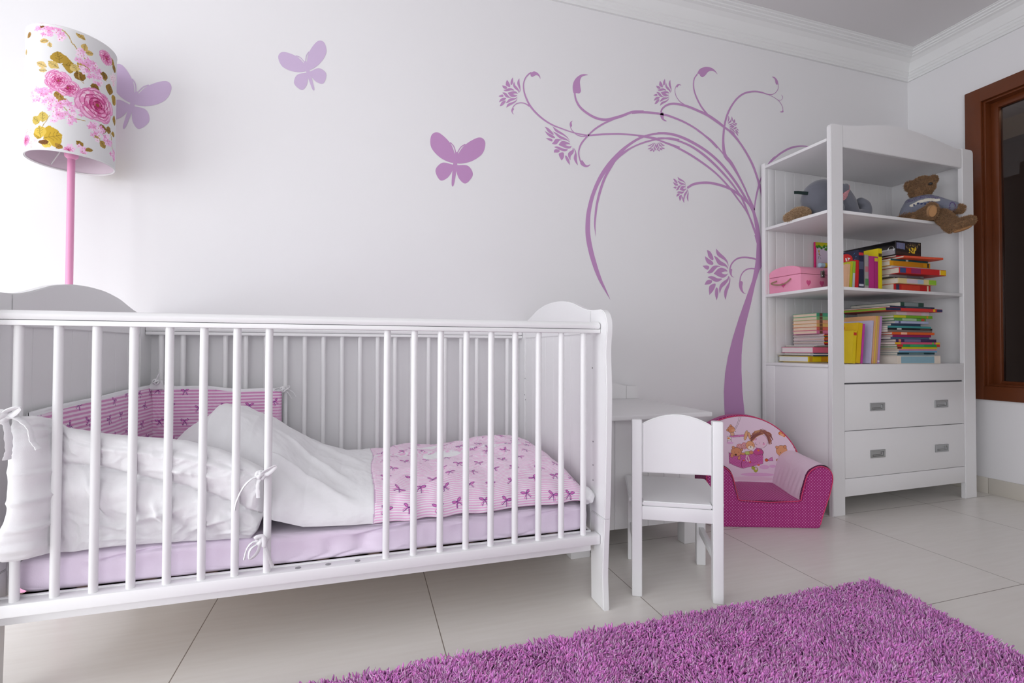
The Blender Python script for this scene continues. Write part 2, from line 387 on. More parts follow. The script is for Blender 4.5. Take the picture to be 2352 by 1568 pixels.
# main boughs
ST(SD, [(1340, 1560, 30), (1300, 1420, 22), (1230, 1230, 22), (1150, 1080, 20), (1040, 930, 22), (945, 800, 26), (800, 640, 24), (650, 510, 27), (420, 350, 29), (200, 230, 27), (0, 148, 24)])
ST(SC, [(560, 1375, 27), (400, 1320, 26), (230, 1262, 24), (60, 1220, 20), (-100, 1195, 20)], 24)
ST(SA, [(2300, 1075, 16), (2100, 1040, 22), (1809, 1013, 23), (1600, 1013, 24), (1450, 1022, 25), (1333, 1030, 22), (1200, 1010, 17), (1080, 978, 15), (960, 935, 17), (840, 888, 20), (720, 815, 22), (610, 720, 24), (530, 625, 26),
        (480, 530, 22), (445, 430, 20), (436, 330, 17), (458, 245, 17), (500, 190, 18), (545, 160, 20)])
ST(SD, [(1330, 1500, 26), (1285, 1400, 20), (1215, 1200, 22), (1120, 960, 26), (1060, 860, 22), (960, 720, 26), (830, 570, 29), (700, 440, 32), (560, 320, 32), (400, 215, 29), (220, 140, 24), (60, 108, 23), (-60, 106, 22)])
ST(SB, [(918, 120, 14), (830, 105, 14), (720, 115, 14), (600, 145, 14), (500, 188, 14), (420, 240, 22), (360, 290, 24), (320, 350, 24), (265, 450, 22), (225, 560, 22), (195, 680, 20), (182, 780, 17), (176, 870, 12), (184, 968, 1)], 8)
ST(SD, [(1320, 1340, 30), (1270, 1130, 34), (1180, 970, 30), (1060, 770, 32), (930, 590, 33), (780, 420, 34), (600, 270, 36), (400, 150, 38), (230, 75, 36), (80, 40, 32), (-60, 36, 30)])
ST(SB, [(918, 85, 18), (780, 62, 18), (660, 75, 17), (560, 110, 20), (460, 175, 24), (390, 240, 34), (300, 340, 38), (220, 460, 34), (160, 600, 32), (125, 740, 36), (115, 850, 40), (117, 960, 42), (140, 1090, 42), (180, 1230, 38), (225, 1350, 28), (270, 1440, 16), (312, 1522, 1)], 10)
ST(SD, [(1275, 1100, 36), (1215, 960, 24), (1150, 800, 24), (1060, 620, 30), (960, 450, 44), (880, 350, 46), (855, 240, 38), (850, 120, 28), (858, 0, 28)])
ST(SC, [(1258, 1384, 40), (1252, 1250, 34), (1262, 1100, 30), (1285, 960, 30), (1330, 820, 30), (1400, 690, 28), (1490, 580, 28), (1600, 510, 28), (1740, 485, 26), (1860, 500, 22), (1970, 532, 14), (2060, 520, 10), (2120, 450, 9), (2127, 360, 8)])
ST(SC, [(1970, 536, 9), (2060, 580, 8), (2140, 640, 8), (2190, 720, 8), (2200, 780, 9)]); ST(SC, [(2120, 624, 7), (2170, 622, 6), (2195, 590, 6), (2190, 560, 8), (2172, 538, 2)])
PO(SC, [(2200, 775), (2208, 810), (2180, 820), (2150, 806), (2180, 800)])
PO(SC, [(2022, 250), (2070, 258), (2115, 310), (2124, 365), (2100, 376), (2082, 350), (2070, 290)])
ST(SD, [(880, 360, 16), (800, 260, 17), (680, 130, 19), (500, 0, 22)]); ST(SC, [(1160, 1384, 24), (1020, 1240, 26), (850, 1100, 28), (650, 980, 30), (450, 895, 32), (300, 850, 34), (100, 822, 36), (-60, 815, 34), (-200, 825, 32)])
ST(SA, [(2100, 700, 30), (1950, 705, 32), (1809, 757, 38), (1700, 790, 40), (1570, 815, 36), (1440, 790, 34), (1320, 725, 32), (1220, 640, 30), (1165, 545, 26), (1145, 455, 22)])
ST(SA, [(1700, 800, 22), (1560, 860, 24), (1430, 940, 24), (1333, 1030, 22), (1240, 1140, 24), (1203, 1240, 20), (1205, 1320, 18), (1228, 1400, 20)])
ST(SD, [(1350, 800, 22), (1348, 760, 30), (1330, 680, 28), (1260, 480, 30), (1160, 290, 28), (1050, 130, 26), (920, -10, 24)])
ST(SC, [(1500, 1270, 26), (1400, 1150, 28), (1280, 1060, 34), (1150, 960, 44), (1000, 860, 42), (850, 790, 38), (700, 728, 36), (580, 695, 34), (450, 680, 34), (350, 705, 30), (280, 765, 26), (262, 820, 28)])
ST(SC, [(1000, 850, 28), (900, 720, 26), (820, 560, 24), (782, 420, 20), (790, 290, 18), (840, 210, 22)]); ST(SC, [(640, 700, 20), (560, 640, 12), (500, 550, 10), (486, 460, 9), (505, 395, 10)])
ST(SD, [(1285, 1130, 10), (1285, 1050, 18), (1305, 920, 22), (1335, 790, 24), (1362, 690, 18), (1420, 560, 16), (1500, 430, 18), (1568, 362, 22)]); ST((1720, 260, 4.055), [(200, 452, 16), (300, 370, 18), (400, 320, 18), (500, 306, 12), (600, 320, 10)])
ST(SD, [(1350, 740, 30), (1372, 850, 20), (1385, 960, 4)]); ST(SD, [(1195, 880, 2), (1225, 960, 18), (1260, 1060, 40)])
ST(SD, [(362, 786, 30), (440, 742, 33), (560, 722, 35), (680, 726, 35), (820, 758, 34), (945, 806, 34), (1060, 880, 32), (1160, 970, 26), (1240, 1060, 20)])
PO(SD, [(350, 776), (362, 768), (376, 776), (376, 796), (362, 804), (350, 796)])
# leaf curls
PO(SA, [(530, 172), (580, 145), (630, 165), (662, 205), (670, 252), (655, 222), (630, 200), (600, 200), (560, 220), (538, 208)])
PO(SA, [(1145, 470), (1122, 420), (1120, 330), (1150, 255), (1210, 200), (1270, 182), (1330, 194), (1280, 204), (1240, 225), (1218, 280), (1222, 350), (1230, 420), (1205, 450), (1165, 445)])
PO(SA, [(1222, 1395), (1235, 1380), (1252, 1378), (1275, 1410), (1310, 1445), (1362, 1432), (1335, 1462), (1300, 1472), (1255, 1455), (1225, 1425)])
PO(SA, [(290, 650), (303, 665), (290, 690), (285, 715), (304, 742), (280, 725), (266, 690), (275, 660)])
ST(SA, [(520, 628, 20), (460, 592, 14), (400, 580, 14), (340, 592, 12), (300, 625, 12), (282, 665, 14)])
ST(SA, [(1330, 1035, 14), (1260, 1045, 14), (1190, 1030, 12), (1130, 985, 11), (1095, 940, 9), (1084, 895, 9)]); PO(SA, [(1078, 905), (1076, 865), (1092, 838), (1118, 830), (1102, 850), (1108, 905)])
PO(SC, [(835, 205), (880, 130), (970, 95), (1060, 108), (1120, 150), (1160, 212), (1110, 168), (1060, 158), (1010, 175), (970, 225), (925, 258), (890, 240), (870, 208)])
PO(SC, [(248, 840), (275, 818), (300, 822), (305, 860), (310, 920), (355, 955), (320, 955), (280, 930), (255, 885)])
PO(SC, [(500, 405), (520, 375), (555, 368), (585, 390), (550, 386), (522, 420)])
# lower curls (traced large)
ST(SF, [(1540, 405, 42), (1430, 368, 44), (1250, 347, 44), (1090, 362, 42), (970, 430, 38), (890, 530, 34), (855, 640, 36)])
PO(SF, [(838, 640), (905, 650), (905, 700), (900, 780), (925, 840), (965, 852), (920, 855), (870, 805), (838, 720)])
ST(SF, [(1490, 640, 40), (1400, 634, 36), (1290, 655, 32), (1190, 730, 28), (1130, 840, 26), (1112, 950, 28)])
PO(SF, [(1100, 950), (1170, 965), (1186, 1010), (1175, 1100), (1190, 1200), (1230, 1265), (1275, 1283), (1220, 1280), (1150, 1225), (1100, 1130), (1088, 1030)])
# lotus flower template (traced from the lowest flower)
PET = [[(500, 120), (600, 230), (720, 340), (795, 450), (818, 580), (780, 490), (700, 410), (570, 330), (510, 250)], [(262, 157), (340, 190), (400, 280), (432, 380), (410, 422), (350, 385), (300, 320), (280, 230)],
 [(215, 315), (300, 378), (390, 440), (428, 500), (400, 538), (310, 520), (250, 460), (225, 390)], [(445, 305), (530, 350), (620, 440), (720, 500), (785, 570), (805, 642), (740, 580), (600, 550), (530, 490), (480, 390)],
 [(150, 565), (250, 555), (318, 580), (310, 640), (270, 662), (215, 630)], [(258, 745), (340, 660), (410, 580), (490, 556), (570, 565), (605, 585), (540, 595), (460, 670), (400, 735), (330, 758)],
 [(437, 765), (540, 650), (620, 612), (700, 628), (760, 660), (793, 708), (720, 710), (640, 742), (700, 778), (760, 780), (805, 765), (740, 845), (660, 868), (580, 845)],
 [(280, 855), (360, 825), (440, 840), (540, 885), (650, 897), (590, 955), (510, 975), (430, 950), (350, 895)], [(203, 1050), (250, 955), (320, 922), (390, 940), (385, 995), (320, 1038)],
 [(328, 1312), (315, 1180), (330, 1085), (400, 1035), (480, 1020), (475, 1100), (420, 1210)], [(515, 1450), (475, 1330), (470, 1220), (490, 1140), (515, 1120), (545, 1160), (557, 1260), (540, 1360)],
 [(590, 1280), (575, 1150), (610, 1040), (690, 960), (780, 900), (825, 815), (815, 930), (740, 1040), (650, 1130)], [(745, 1440), (710, 1340), (710, 1210), (770, 1080), (830, 980), (848, 835), (865, 930), (840, 1080), (790, 1230)]]
T3 = np.array([[500, 120, 1], [150, 565, 1], [745, 1440, 1]], float)
def flower(dst):
    A = np.linalg.solve(T3, np.array(dst, float))
    for p in PET:
        q = [tuple((np.array([x, y, 1.]) @ A)) for x, y in p]; q = crom(q + [q[0]], 5)[:-1]; POL.append([at_wall(a[0], a[1]) for a in q])
P6 = lambda sc, x, y: (sc[0]+x/sc[2], sc[1]+y/sc[2])
flower([(1600+500/11.2, 560+120/11.2), (1600+150/11.2, 560+565/11.2), (1600+745/11.2, 560+1440/11.2)])
flower([P6(SA, 838, 905), P6(SA, 745, 1070), P6(SA, 1190, 1448)])
flower([P6(SD, 217, 640), P6(SD, 155, 785), P6(SD, 369, 984)])
flower([P6(SA, 197, 648), P6(SA, 88, 490), P6(SA, 378, 242)])
flower([P6(SC, 248, 712), P6(SC, 140, 547), P6(SC, 411, 300)])
flower([P6(SC, 1440, 1183), P6(SC, 1503, 1105), P6(SC, 1333, 868)])
flower([P6(SC, 325, 1347), P6(SC, 240, 1440), P6(SC, 45, 1350)])
sticker('tree_wall_decal', POL, M_purple, 'large purple curling tree sticker with lotus flowers on the back wall', 'wall decal')
# plain winged silhouettes, stand-ins for the three small figure stickers
STRIPS = set()
def winged(cx, cy, s, ang, label, m=M_purple_l):
    T_ = lambda x, y: at_wall(cx+s*(x*math.cos(ang)-y*math.sin(ang)), cy+s*(x*math.sin(ang)+y*math.cos(ang)))
    w = [[(0, -8), (-12, -30), (-34, -46), (-46, -40), (-44, -20), (-26, -4), (-4, 2)], [(0, -8), (12, -30), (34, -46), (46, -40), (44, -20), (26, -4), (4, 2)],
         [(-3, 5), (-22, 4), (-32, 18), (-22, 34), (-10, 28), (-3, 14)], [(3, 5), (22, 4), (32, 18), (22, 34), (10, 28), (3, 14)], [(-2.5, -16), (2.5, -16), (3.5, 0), (2.5, 34), (0, 42), (-2.5, 34), (-3.5, 0)]]
    P = [[T_(*q) for q in crom(p + [p[0]], 6)[:-1]] for p in w]
    P += [[T_(*q) for q in stroke_poly([(sg, -15), (sg*6, -26), (sg*13, -32)], 1.6, 5)] for sg in (-1, 1)]
    o = sticker('winged_wall_decal', P, m, label, 'wall decal', 'small winged stickers on the back wall'); return o
winged(306, 235, 1.55, .35, 'pale lilac winged sticker beside the floral lamp shade')
winged(706, 160, 1.2, -.3, 'pale lilac winged sticker, the highest one, left of the tree sticker')
winged(1046, 372, 1.35, .12, 'lilac winged sticker above the crib, nearest to the purple tree sticker', M_purple)

# ================================================================== crib
crib = fthing('crib', 'white slatted wooden baby crib with curved end panels', 'crib', CRIB)
XL = -1.402
front_y = [(0, -.016), (.05, -.012), (.1, -.010), (.17, -.014), (.26, -.021), (.36, -.027), (.5, -.031), (.62, -.034), (.68, -.031), (.73, -.028), (.77, -.031), (.80, -.036), (.825, -.034), (.845, -.025), (.857, -.011), (.8625, .004)]
top_z = [(.036, .8645), (.075, .866), (.115, .873), (.165, .887), (.206, .899), (.248, .907), (.307, .915), (.378, .918)]
cy_ = .386
def end_panel(x0, s):
    """x0 inner face, s outward direction"""
    t = .02*s
    fy = [tuple(p) for p in crom(front_y, 4)]; ty = [tuple(p) for p in crom(top_z, 5)]
    def pr(name, pts, a0, a1, bev=.003): obj(name, prism(NB(), pts, 0, min(a0, a1), max(a0, a1), bev), M_white, crib, ang=40)
    for mir in (0, 1):
        f = (lambda y: 2*cy_-y) if mir else (lambda y: y)
        post = [(-.0211,.262)]+[(y, z) for z, y in fy if z >= .264]
        pts = [(f(y), z) for y, z in post] + [(f(.068), .8655), (f(.068), .262)]
        if mir: pts = pts[::-1]
        pr('post', pts, x0, x0+t, .0025)
        leg = [(y, z) for z, y in fy if z < .262]
        pts = [(f(y), z) for y, z in leg] + [(f(-.0211), .2612), (f(.068), .2612), (f(.066), .12), (f(.063), 0)]
        if mir: pts = pts[::-1]
        pr('leg', pts, x0, x0+t, .0025)
    tp = [(.069, .8655)] + [p for p in ty if p[0] > .07]; tp = tp + [(2*cy_-y, z) for y, z in tp[::-1][1:]]
    pr('crest_board', tp + [(2*cy_-.069, .792), (.069, .792)], x0+.0006*s, x0+t*.95, .0025)
    pr('bottom_board', [(.069, .20), (.069, .30), (2*cy_-.069, .30), (2*cy_-.069, .20)], x0+.0006*s, x0+t*.95, .002)
    bm = NB(); w = (2*cy_-.138)/8
    for i in range(8): box(bm, *sorted((x0+.005*s, x0+.015*s)), .069+i*w+.0003, .069+(i+1)*w-.0003, .299, .793, .0006 if s > 0 else .0010, 1)
    box(bm, *sorted((x0+.0075*s, x0+.0125*s)), .069, 2*cy_-.069, .299, .793, 0)
    obj('panel', bm, M_white, crib, ang=40)
end_panel(0, 1); end_panel(XL, -1)
def rail(y0, y1, n_front):
    d = y1-y0
    # hand rail with a rounded top over a flat strip, the shade between painted as a dark strip
    pr = [(y0+.001, .8055), (y0-.002, .810), (y0-.002, .817), (y0+.004, .8235), (y0+.010, .8255), (y1-.010, .8255), (y1-.004, .8235), (y1+.002, .817), (y1+.002, .810), (y1-.001, .8055)]
    obj('hand_rail', prism(NB(), pr, 0, XL+.001, -.002, .002), M_white, crib)
    obj('top_rail', box(NB(), XL+.001, -.001, y0, y1, .793, .8042, .0015), M_white, crib)
    box_ = box(NB(), XL+.02, -.02, y0+.004, y1-.004, .8035, .8062, 0); obj('rail_gap_shade', box_, M_dark, crib, label='dark strip painting the shade in the gap under the hand rail')
    br = obj('bottom_rail', box(NB(), XL+.001, -.001, y0, y1, .183, .2104, .003), M_white, crib)
    return br
b1 = rail(0, .034, 1); rail(cy_*2-.034, cy_*2, 0)
obj('frame_strip', box(NB(), XL+.001, -.014, .0345, .0435, .153, .2125, .002), M_white, crib)
def bar(x, y):
    bm = NB(); n = 16; r = .0087; lathe(bm, [(r, .2095), (r, .788), (r*.96, .7935)], (x, y, 0), n); obj('bar', bm, M_white, crib, ang=60)
for i in range(20):
    x = -.048-.0691*i
    if i in (9, 10, 11):
        obj('peg_hole_shade', lathe(NB(), [(.0068, .2101), (.0068, .2112)], (x, .017, 0), 16), mat('peg_hole_shade', (.35, .35, .36), .6), crib, label='grey disc painting the shade in an empty dowel hole of the bottom rail')  # grey discs paint the shade inside the empty holes
    else: bar(x, .017)
for i in range(20): bar(-.064-.0681*i, cy_*2-.017)
bb = NB()
for i in range(11): box(bb, XL+.03+i*.126, XL+.03+i*.126+.1, .045, .73, .197, .2055, .001, 1)
box(bb, XL+.012, -.012, .046, .07, .19, .2055, .001); box(bb, XL+.012, -.012, .712, .735, .19, .2055, .001)
obj('slat_base', bb, M_base, crib, label='pale plywood slatted mattress base')
for y, z in [(.055, .69), (.05, .47), (.05, .40), (.05, .355), (.70, .62), (.705, .55), (.695, .53)]:
    obj('screw_hole_shade', lathe(NB(), [(.0022, 0), (.0022, .0006)], (0, 0, 0), 10, M=Matrix.Translation((-.0005, y, z)) @ Matrix.Rotation(PI/2, 4, 'Y')), M_dark, crib)  # dark discs paint the shade inside the screw holes

# ================================================================== bedding in the crib
def crib_obj(name, me, m, label, cat):
    o = meobj(name, me, m, None, ang=180); o.location = (CRIB.x, CRIB.y, 0); o.rotation_euler = (0, 0, CRIB.a)
    return tag(o, label, cat)
def ridged(x, y, seed):
    return (1-np.abs(fbm(x, y, seed, 3))*5)
# mattress: a rounded slab with a taut lilac sheet
def slab(x0, x1, y0, y1, zlo, zhi, r, nx=260, nt=120, disp=None):
    P = []; hy = (y1-y0)/2; hz = (zhi-zlo)/2; n4 = nt//4
    t = np.linspace(0, 2*PI, nt, endpoint=False); e = .10
    cy = np.sign(np.cos(t))*np.abs(np.cos(t))**e; cz = np.sign(np.sin(t))*np.abs(np.sin(t))**.30
    xs = np.linspace(-1, 1, nx); xs = np.sign(xs)*(1-(1-np.abs(xs))**1.0); X = (x0+x1)/2+(x1-x0)/2*xs
    dend = np.clip((1-np.abs(xs))*(x1-x0)/2/r, 0, 1); sc = np.sqrt(np.clip(1-(1-dend)**2, .0, 1))
    XX = np.repeat(X[:, None], nt, 1); YY = (y0+y1)/2 + (hy-r*(1-sc)[:, None]*.6)*cy[None]; ZZ = (zlo+zhi)/2 + hz*cz[None]*(.15+.85*sc[:, None])
    return XX, YY, ZZ, cy, cz
X, Y, Z, cy, cz = slab(-1.390, -.012, .045, .722, .206, .287, .045)
edge = (np.abs(cy) > .97)[None]*1.0
Y = Y + np.sign(cy)[None]*edge*(.006*fbm(X*5, Z*60+X*8, 3)*2 + creases(X, Z, [(-.85, .215, -.45, .285, .0035, -.012), (-.80, .21, -.5, .262, .003, -.010), (-.75, .208, -.52, .24, .003, -.009), (-.6, .21, -.35, .28, .004, .004), (-1.3, .25, -1.0, .28, .003, -.010), (-1.25, .225, -.95, .25, .003, -.010),
     (-.35, .22, -.05, .28, .004, -.008), (-.25, .21, -.04, .25, .003, -.008), (-1.35, .23, -1.2, .245, .003, .005)]))
Z = Z + .004*fbm(X*4, Y*4, 9)
crib_obj('mattress', gridmesh('mattress', X, Y, Z, closeV=True), M_sheet, 'pale lilac sheeted mattress lying in the white crib', 'mattress')

def stripe_paint(U, V, period, c0, c1, bows, rr, seed, base=None):
    s = .5+.5*np.cos(2*PI*V/period); s = smooth(.35, .65, s)[..., None]
    col = np.array(c0)*(1-s)+np.array(c1)*s; P = Paint(U, V, (0, 0, 0)); P.c = col.reshape(-1, 3).copy()
    r = random.Random(seed)
    for bx, by in bows: bow(P, bx, by, rr, r.uniform(-.6, .6))
    return P.out()
WH, PK = sr(246, 240, 248), sr(232, 178, 220)
# duvet: puffy height field resting on the mattress, front edge hanging just over it
nx, ny = 560, 640
xs = np.linspace(-1.24, -.012, nx); tt = np.linspace(0, 1, ny); X0 = np.repeat(xs[:, None], ny, 1); Tt = np.repeat(tt[None], nx, 0)
def lerp(x, pts): return np.interp(x, [p[0] for p in pts], [p[1] for p in pts])
ang = PI*Tt; Yc = -np.cos(ang); yn = np.sign(Yc)*np.abs(Yc)**.62
yf = lerp(X0, [(-1.24, .20), (-1.05, .125), (-.94, .095), (-.87, .048), (-.7, .038), (-.03, .042)]); yb = lerp(X0, [(-1.24, .690), (-.95, .692), (-.90, .712)])
Y0 = (yf+yb)/2 + (yb-yf)/2*yn
prof = np.clip(1-np.abs(yn)**3.2, 0, 1)**.5
H = lerp(X0, [(-1.24, .13), (-1.15, .205), (-1.06, .262), (-1.01, .268), (-.95, .240), (-.9, .20), (-.8, .135), (-.72, .108), (-.62, .105), (-.4, .108), (-.15, .118), (-.03, .11)])
hump = 1-.25*smooth(.3, 0, Y0)*smooth(-.75, -1.0, X0); back = lerp(X0, [(-1.24, .9), (-1.1, .93), (-.9, .85), (-.75, .9), (-.3, .95), (-.03, .95)])
H = H*hump*(1-(1-back)*smooth(.4, .7, Y0))
H = H - .030*smooth(.42, .04, Y0)*smooth(-.75, -.45, X0) + .012*np.exp(-((Y0-.22)/.05)**2)*smooth(-.3, -.1, X0)*0
endr = np.sqrt(np.clip(1-(1-np.clip((-.012-X0)/.075, 0, 1))**2, 0, 1)); endl = np.sqrt(np.clip(1-(1-np.clip((X0+1.24)/.08, 0, 1))**2, 0, 1))
zb = lerp(X0, [(-1.24, .30), (-.95, .335), (-.90, .33), (-.80, .300), (-.64, .293), (-.3, .296), (-.03, .300)]); zbb = .29
zbase = zb*smooth(.5, 0, Y0)+zbb*(1-smooth(.5, 0, Y0))
Z0 = zbase + H*prof*endr*endl
wr = fbm(X0*9+Y0*4, Y0*7-X0*2, 21)*.020 + fbm(X0*26, Y0*18+X0*9, 25)*.006 + .0035*ridged(X0*7+Y0*6, Y0*9-X0*5, 27)
fold = creases(X0, Y0, [(-.95, .15, -.66, .05, .012, .018), (-.92, .30, -.68, .12, .014, .016), (-.85, .5, -.66, .25, .016, .012), (-.95, .6, -.72, .62, .02, .012), (-.60, .10, -.40, .30, .018, .014), (-.55, .06, -.32, .17, .014, .014),
   (-.42, .20, -.12, .36, .02, .013), (-.40, .45, -.08, .50, .03, .016), (-.3, .60, -.06, .55, .025, .012), (-.25, .10, -.06, .22, .016, .012), (-.6, .4, -.45, .62, .02, .010), (-1.08, .5, -1.05, .15, .03, .015), (-1.2, .4, -1.0, .1, .02, .012), (-.62, .05, -.45, .12, .01, .014)])
Z0 = Z0 + (wr+fold)*np.clip(prof*1.3, 0, 1)*endr*endl
bul = np.clip((Z0-zbase)/.1, 0, 1)
Y1 = Y0 - .006*np.sin(PI*bul)*(Y0 < .2) + (.008*fbm(X0*14, Z0*30, 31) + .007*np.sin(X0*47+np.sin(X0*13)*2)*smooth(-.66, -.55, X0))*smooth(.14, .05, Y0)
X1 = X0 + .008*fbm(Y0*9, X0*4, 41)*smooth(-.2, -.05, X0)
dY = np.diff(Y1, axis=1, prepend=Y1[:, :1]); dZ = np.diff(Z0, axis=1, prepend=Z0[:, :1]); Vv = np.cumsum(np.hypot(dY, dZ), 1)
seam = -.632 + .004*np.sin(Vv*20)
r = random.Random(5); bows = []
for i in range(10):
    for j in range(13): bows.append((-.60+i*.066+(j % 2)*.033+r.uniform(-.008, .008), .028+j*.066+r.uniform(-.01, .01)))
col = stripe_paint(X1, Vv, .0070, WH, sr(242, 190, 226), bows, .0150, 4)
P = Paint(X1, Vv, (0, 0, 0)); P.c = col.reshape(-1, 3).copy()
for q in ([(-.50, .50), (-.42, .515), (-.40, .485), (-.47, .46)], [(-.47, .36), (-.40, .38), (-.34, .35), (-.42, .30), (-.47, .31)]): P.poly([tuple(a) for a in crom(q+[q[0]], 5)], sr(248, 247, 250))
col = P.out(); wmask = smooth(.0012, -.0012, X1-seam)[..., None]
col = col*(1-wmask)+np.array(sr(238, 238, 240))*wmask
dk = (np.abs(X1-seam) < .0014)[..., None]; col = np.where(dk, np.array(sr(206, 176, 204)), col)
Z0 = Z0 - .0015*np.exp(-((X1-seam)/.003)**2)
duv = crib_obj('duvet', gridmesh('duvet', X1, Y1, Z0, col=col), M_fabric_attr, 'crumpled duvet in the crib, white at the left and pink striped with bows', 'duvet')
so = duv.modifiers.new('thickness', 'SOLIDIFY'); so.thickness = .004; so.offset = -1
# striped duvet corner with its white tie, peeping out at the foot end
bm = NB(); t = bmesh.new(); bmesh.ops.create_icosphere(t, subdivisions=4, radius=1)
for v in t.verts: v.co *= 1+.10*math.sin(5*v.co.x+3)*math.sin(6*v.co.z)
merge(bm, t, Matrix.Translation((-.024, .050, .312)) @ Matrix.Rotation(.3, 4, 'X') @ Matrix.Diagonal((.024, .03, .021, 1)))
c = obj('white_corner', bm, M_cloth, duv, ang=180, label='white tucked corner of the duvet')
# pillow and a salmon cushion behind the front bumper
X, Y, Z, cy, cz = slab(-1.36, -1.238, .12, .60, .29, .40, .055, 90, 80)
X = X+.003*fbm(Y*12, Z*20, 3); Z = Z+.012*fbm(X*10, Y*8, 51)+.02*np.exp(-((Y-.35)/.12)**2)*(cz[None] > 0)
crib_obj('pillow', gridmesh('pillow', X, Y, Z, closeV=True), M_sheet, 'pale lilac pillow lying at the left end of the crib', 'pillow')
nx, ny = 120, 60; th = np.linspace(0, 2*PI, nx, endpoint=False); ph = np.linspace(.02, PI-.02, ny); TH, PH = np.meshgrid(th, ph, indexing='ij')
sq = lambda c, e: np.sign(c)*np.abs(c)**e
X = -1.255+.05*sq(np.cos(TH), .7)*np.sin(PH)**.6; Y = .16+.045*sq(np.sin(TH), .7)*np.sin(PH)**.6; Z = .452+.034*np.cos(PH)
P = Paint(TH, PH, sr(226, 120, 130)); r = random.Random(2)
for i in range(60): a, b = r.uniform(0, 6.2), r.uniform(.3, 2.8); P.stroke([(a, b), (a+.12, b+.06), (a+.2, b-.03)], .035, sr(246, 205, 205))
crib_obj('cushion', gridmesh('cushion', X, Y, Z, col=P.out(), closeU=True), M_fabric_attr, 'small salmon cushion with pale squiggles behind the white bumper', 'cushion')

# bumper pad: white padded outside at the front, striped inside at the end and the back
def padstrip(name, path, zlo, ztop, th_in, th_out, disp_out, n_z=90, cols=None, seed=0):
    """path: list of (x,y) at mid surface; closed loop cross-section"""
    p = np.array(path); d = np.gradient(p, axis=0); L = np.hypot(d[:, 0], d[:, 1]); nrm = np.stack([d[:, 1], -d[:, 0]], 1)/L[:, None]
    s = np.cumsum(np.r_[0, np.hypot(*np.diff(p, axis=0).T)]); t = np.linspace(0, 2*PI, 2*n_z, endpoint=False)
    zc = (np.sign(np.cos(t))*np.abs(np.cos(t))**.8+1)/2; side = np.sign(np.sin(t))*np.abs(np.sin(t))**.45
    Sg = np.repeat(s[:, None], len(t), 1); ZC = np.repeat(zc[None], len(s), 0); SD_ = np.repeat(side[None], len(s), 0)
    Zz = zlo[:, None]+(ztop-zlo)[:, None]*ZC
    off = np.where(SD_ > 0, SD_*th_out, SD_*th_in) + disp_out(Sg, Zz, ZC, p[:, 0][:, None]+0*ZC)*(SD_ > 0)*SD_
    off = off + .006*fbm(Sg*18, Zz*18+SD_*3, seed)
    endt = np.sqrt(np.clip(1-(1-np.clip(np.minimum(s, s[-1]-s)/.012, 0, 1))**2, 0.02, 1))[:, None]; off = off*endt
    Xx = p[:, 0][:, None]+nrm[:, 0][:, None]*off; Yy = p[:, 1][:, None]+nrm[:, 1][:, None]*off
    return Xx, Yy, Zz, Sg, SD_
n = 360
_c = np.array([q for q in crom([(-1.354, -.012), (-1.340, -.015), (-1.327, -.006), (-1.320, .016), (-1.311, .038), (-1.290, .054), (-1.255, .060), (-1.2, .061), (-1.1, .060), (-1.0, .059), (-.893, .060)], 12)])
_s = np.cumsum(np.r_[0, np.hypot(*np.diff(_c, axis=0).T)]); _t = np.linspace(0, _s[-1], n); xs = np.interp(_t, _s, _c[:, 0]); yy = np.interp(_t, _s, _c[:, 1])
zt = np.interp(xs, [-1.352, -1.340, -1.325, -1.289, -1.224, -1.15, -1.063, -.99, -.93, -.893], [.588, .603, .602, .566, .549, .538, .526, .501, .470, .447])
zl = np.interp(xs, [-1.352, -1.335, -1.30, -1.277, -1.2, -1.06, -.92, -.905, -.893], [.325, .306, .294, .290, .292, .288, .283, .30, .335])
def dfront(s, z, zc, x):
    zcr = np.interp(x, [-1.33, -1.277, -1.2, -1.05, -.98, -.915, -.89], [.498, .49, .47, .42, .388, .352, .34])
    d = .018*np.exp(-((z-zcr-.06)/.045)**2)+.020*np.exp(-((z-zcr+.055)/.04)**2)-.012*np.exp(-((z-zcr)/.006)**2)+.011*smooth(zcr-.002, zcr+.003, z)
    fl = smooth(-1.325, -1.26, x); d = d*fl+(1-fl)*.008*np.sin(np.clip(zc, 0, 1)*PI)
    d = d - .004*np.exp(-((z-(np.interp(x, xs, zt)-.022))/.003)**2)
    cr_ = creases(x, z, [(-1.28, .36, -1.12, .31, .006, .010), (-1.25, .46, -1.2, .35, .008, .012), (-1.2, .33, -1.05, .375, .006, .009), (-1.12, .40, -1.09, .31, .008, .011), (-1.06, .31, -.95, .345, .005, .010), (-1.03, .40, -1.0, .32, .007, .010),
       (-1.25, .52, -1.1, .50, .007, .008), (-1.15, .47, -.98, .44, .006, .009), (-1.1, .50, -.95, .45, .006, .008), (-1.38, .50, -1.3, .47, .006, .009), (-1.39, .42, -1.3, .43, .005, .010), (-1.39, .385, -1.3, .36, .006, .010), (-1.385, .34, -1.31, .32, .007, .008), (-1.0, .30, -.91, .31, .004, .007), (-1.27, .31, -1.1, .30, .004, .006)])
    wob = fbm(x*6, z*6, 13)
    return (d+cr_+.007*fbm(x*30+wob*8, z*60+wob*10, 77)+.0035*ridged(x*9+wob*4, z*26+wob*6, 91)*fl+.0025*ridged(x*16, z*34+wob*6, 93))*(.25+.75*smooth(-1.352, -1.332, x))
X, Y, Z, Sg, SD_ = padstrip('f', np.stack([xs, yy], 1), zl, zt, .014, .012, dfront, seed=61)
X = X - .035*smooth(.42, .29, Z)*smooth(-1.31, -1.34, X)
bump = fthing('crib_bumper', 'padded crib bumper, white outside and pink striped with bows inside, tied to the bars', 'crib bumper', CRIB)
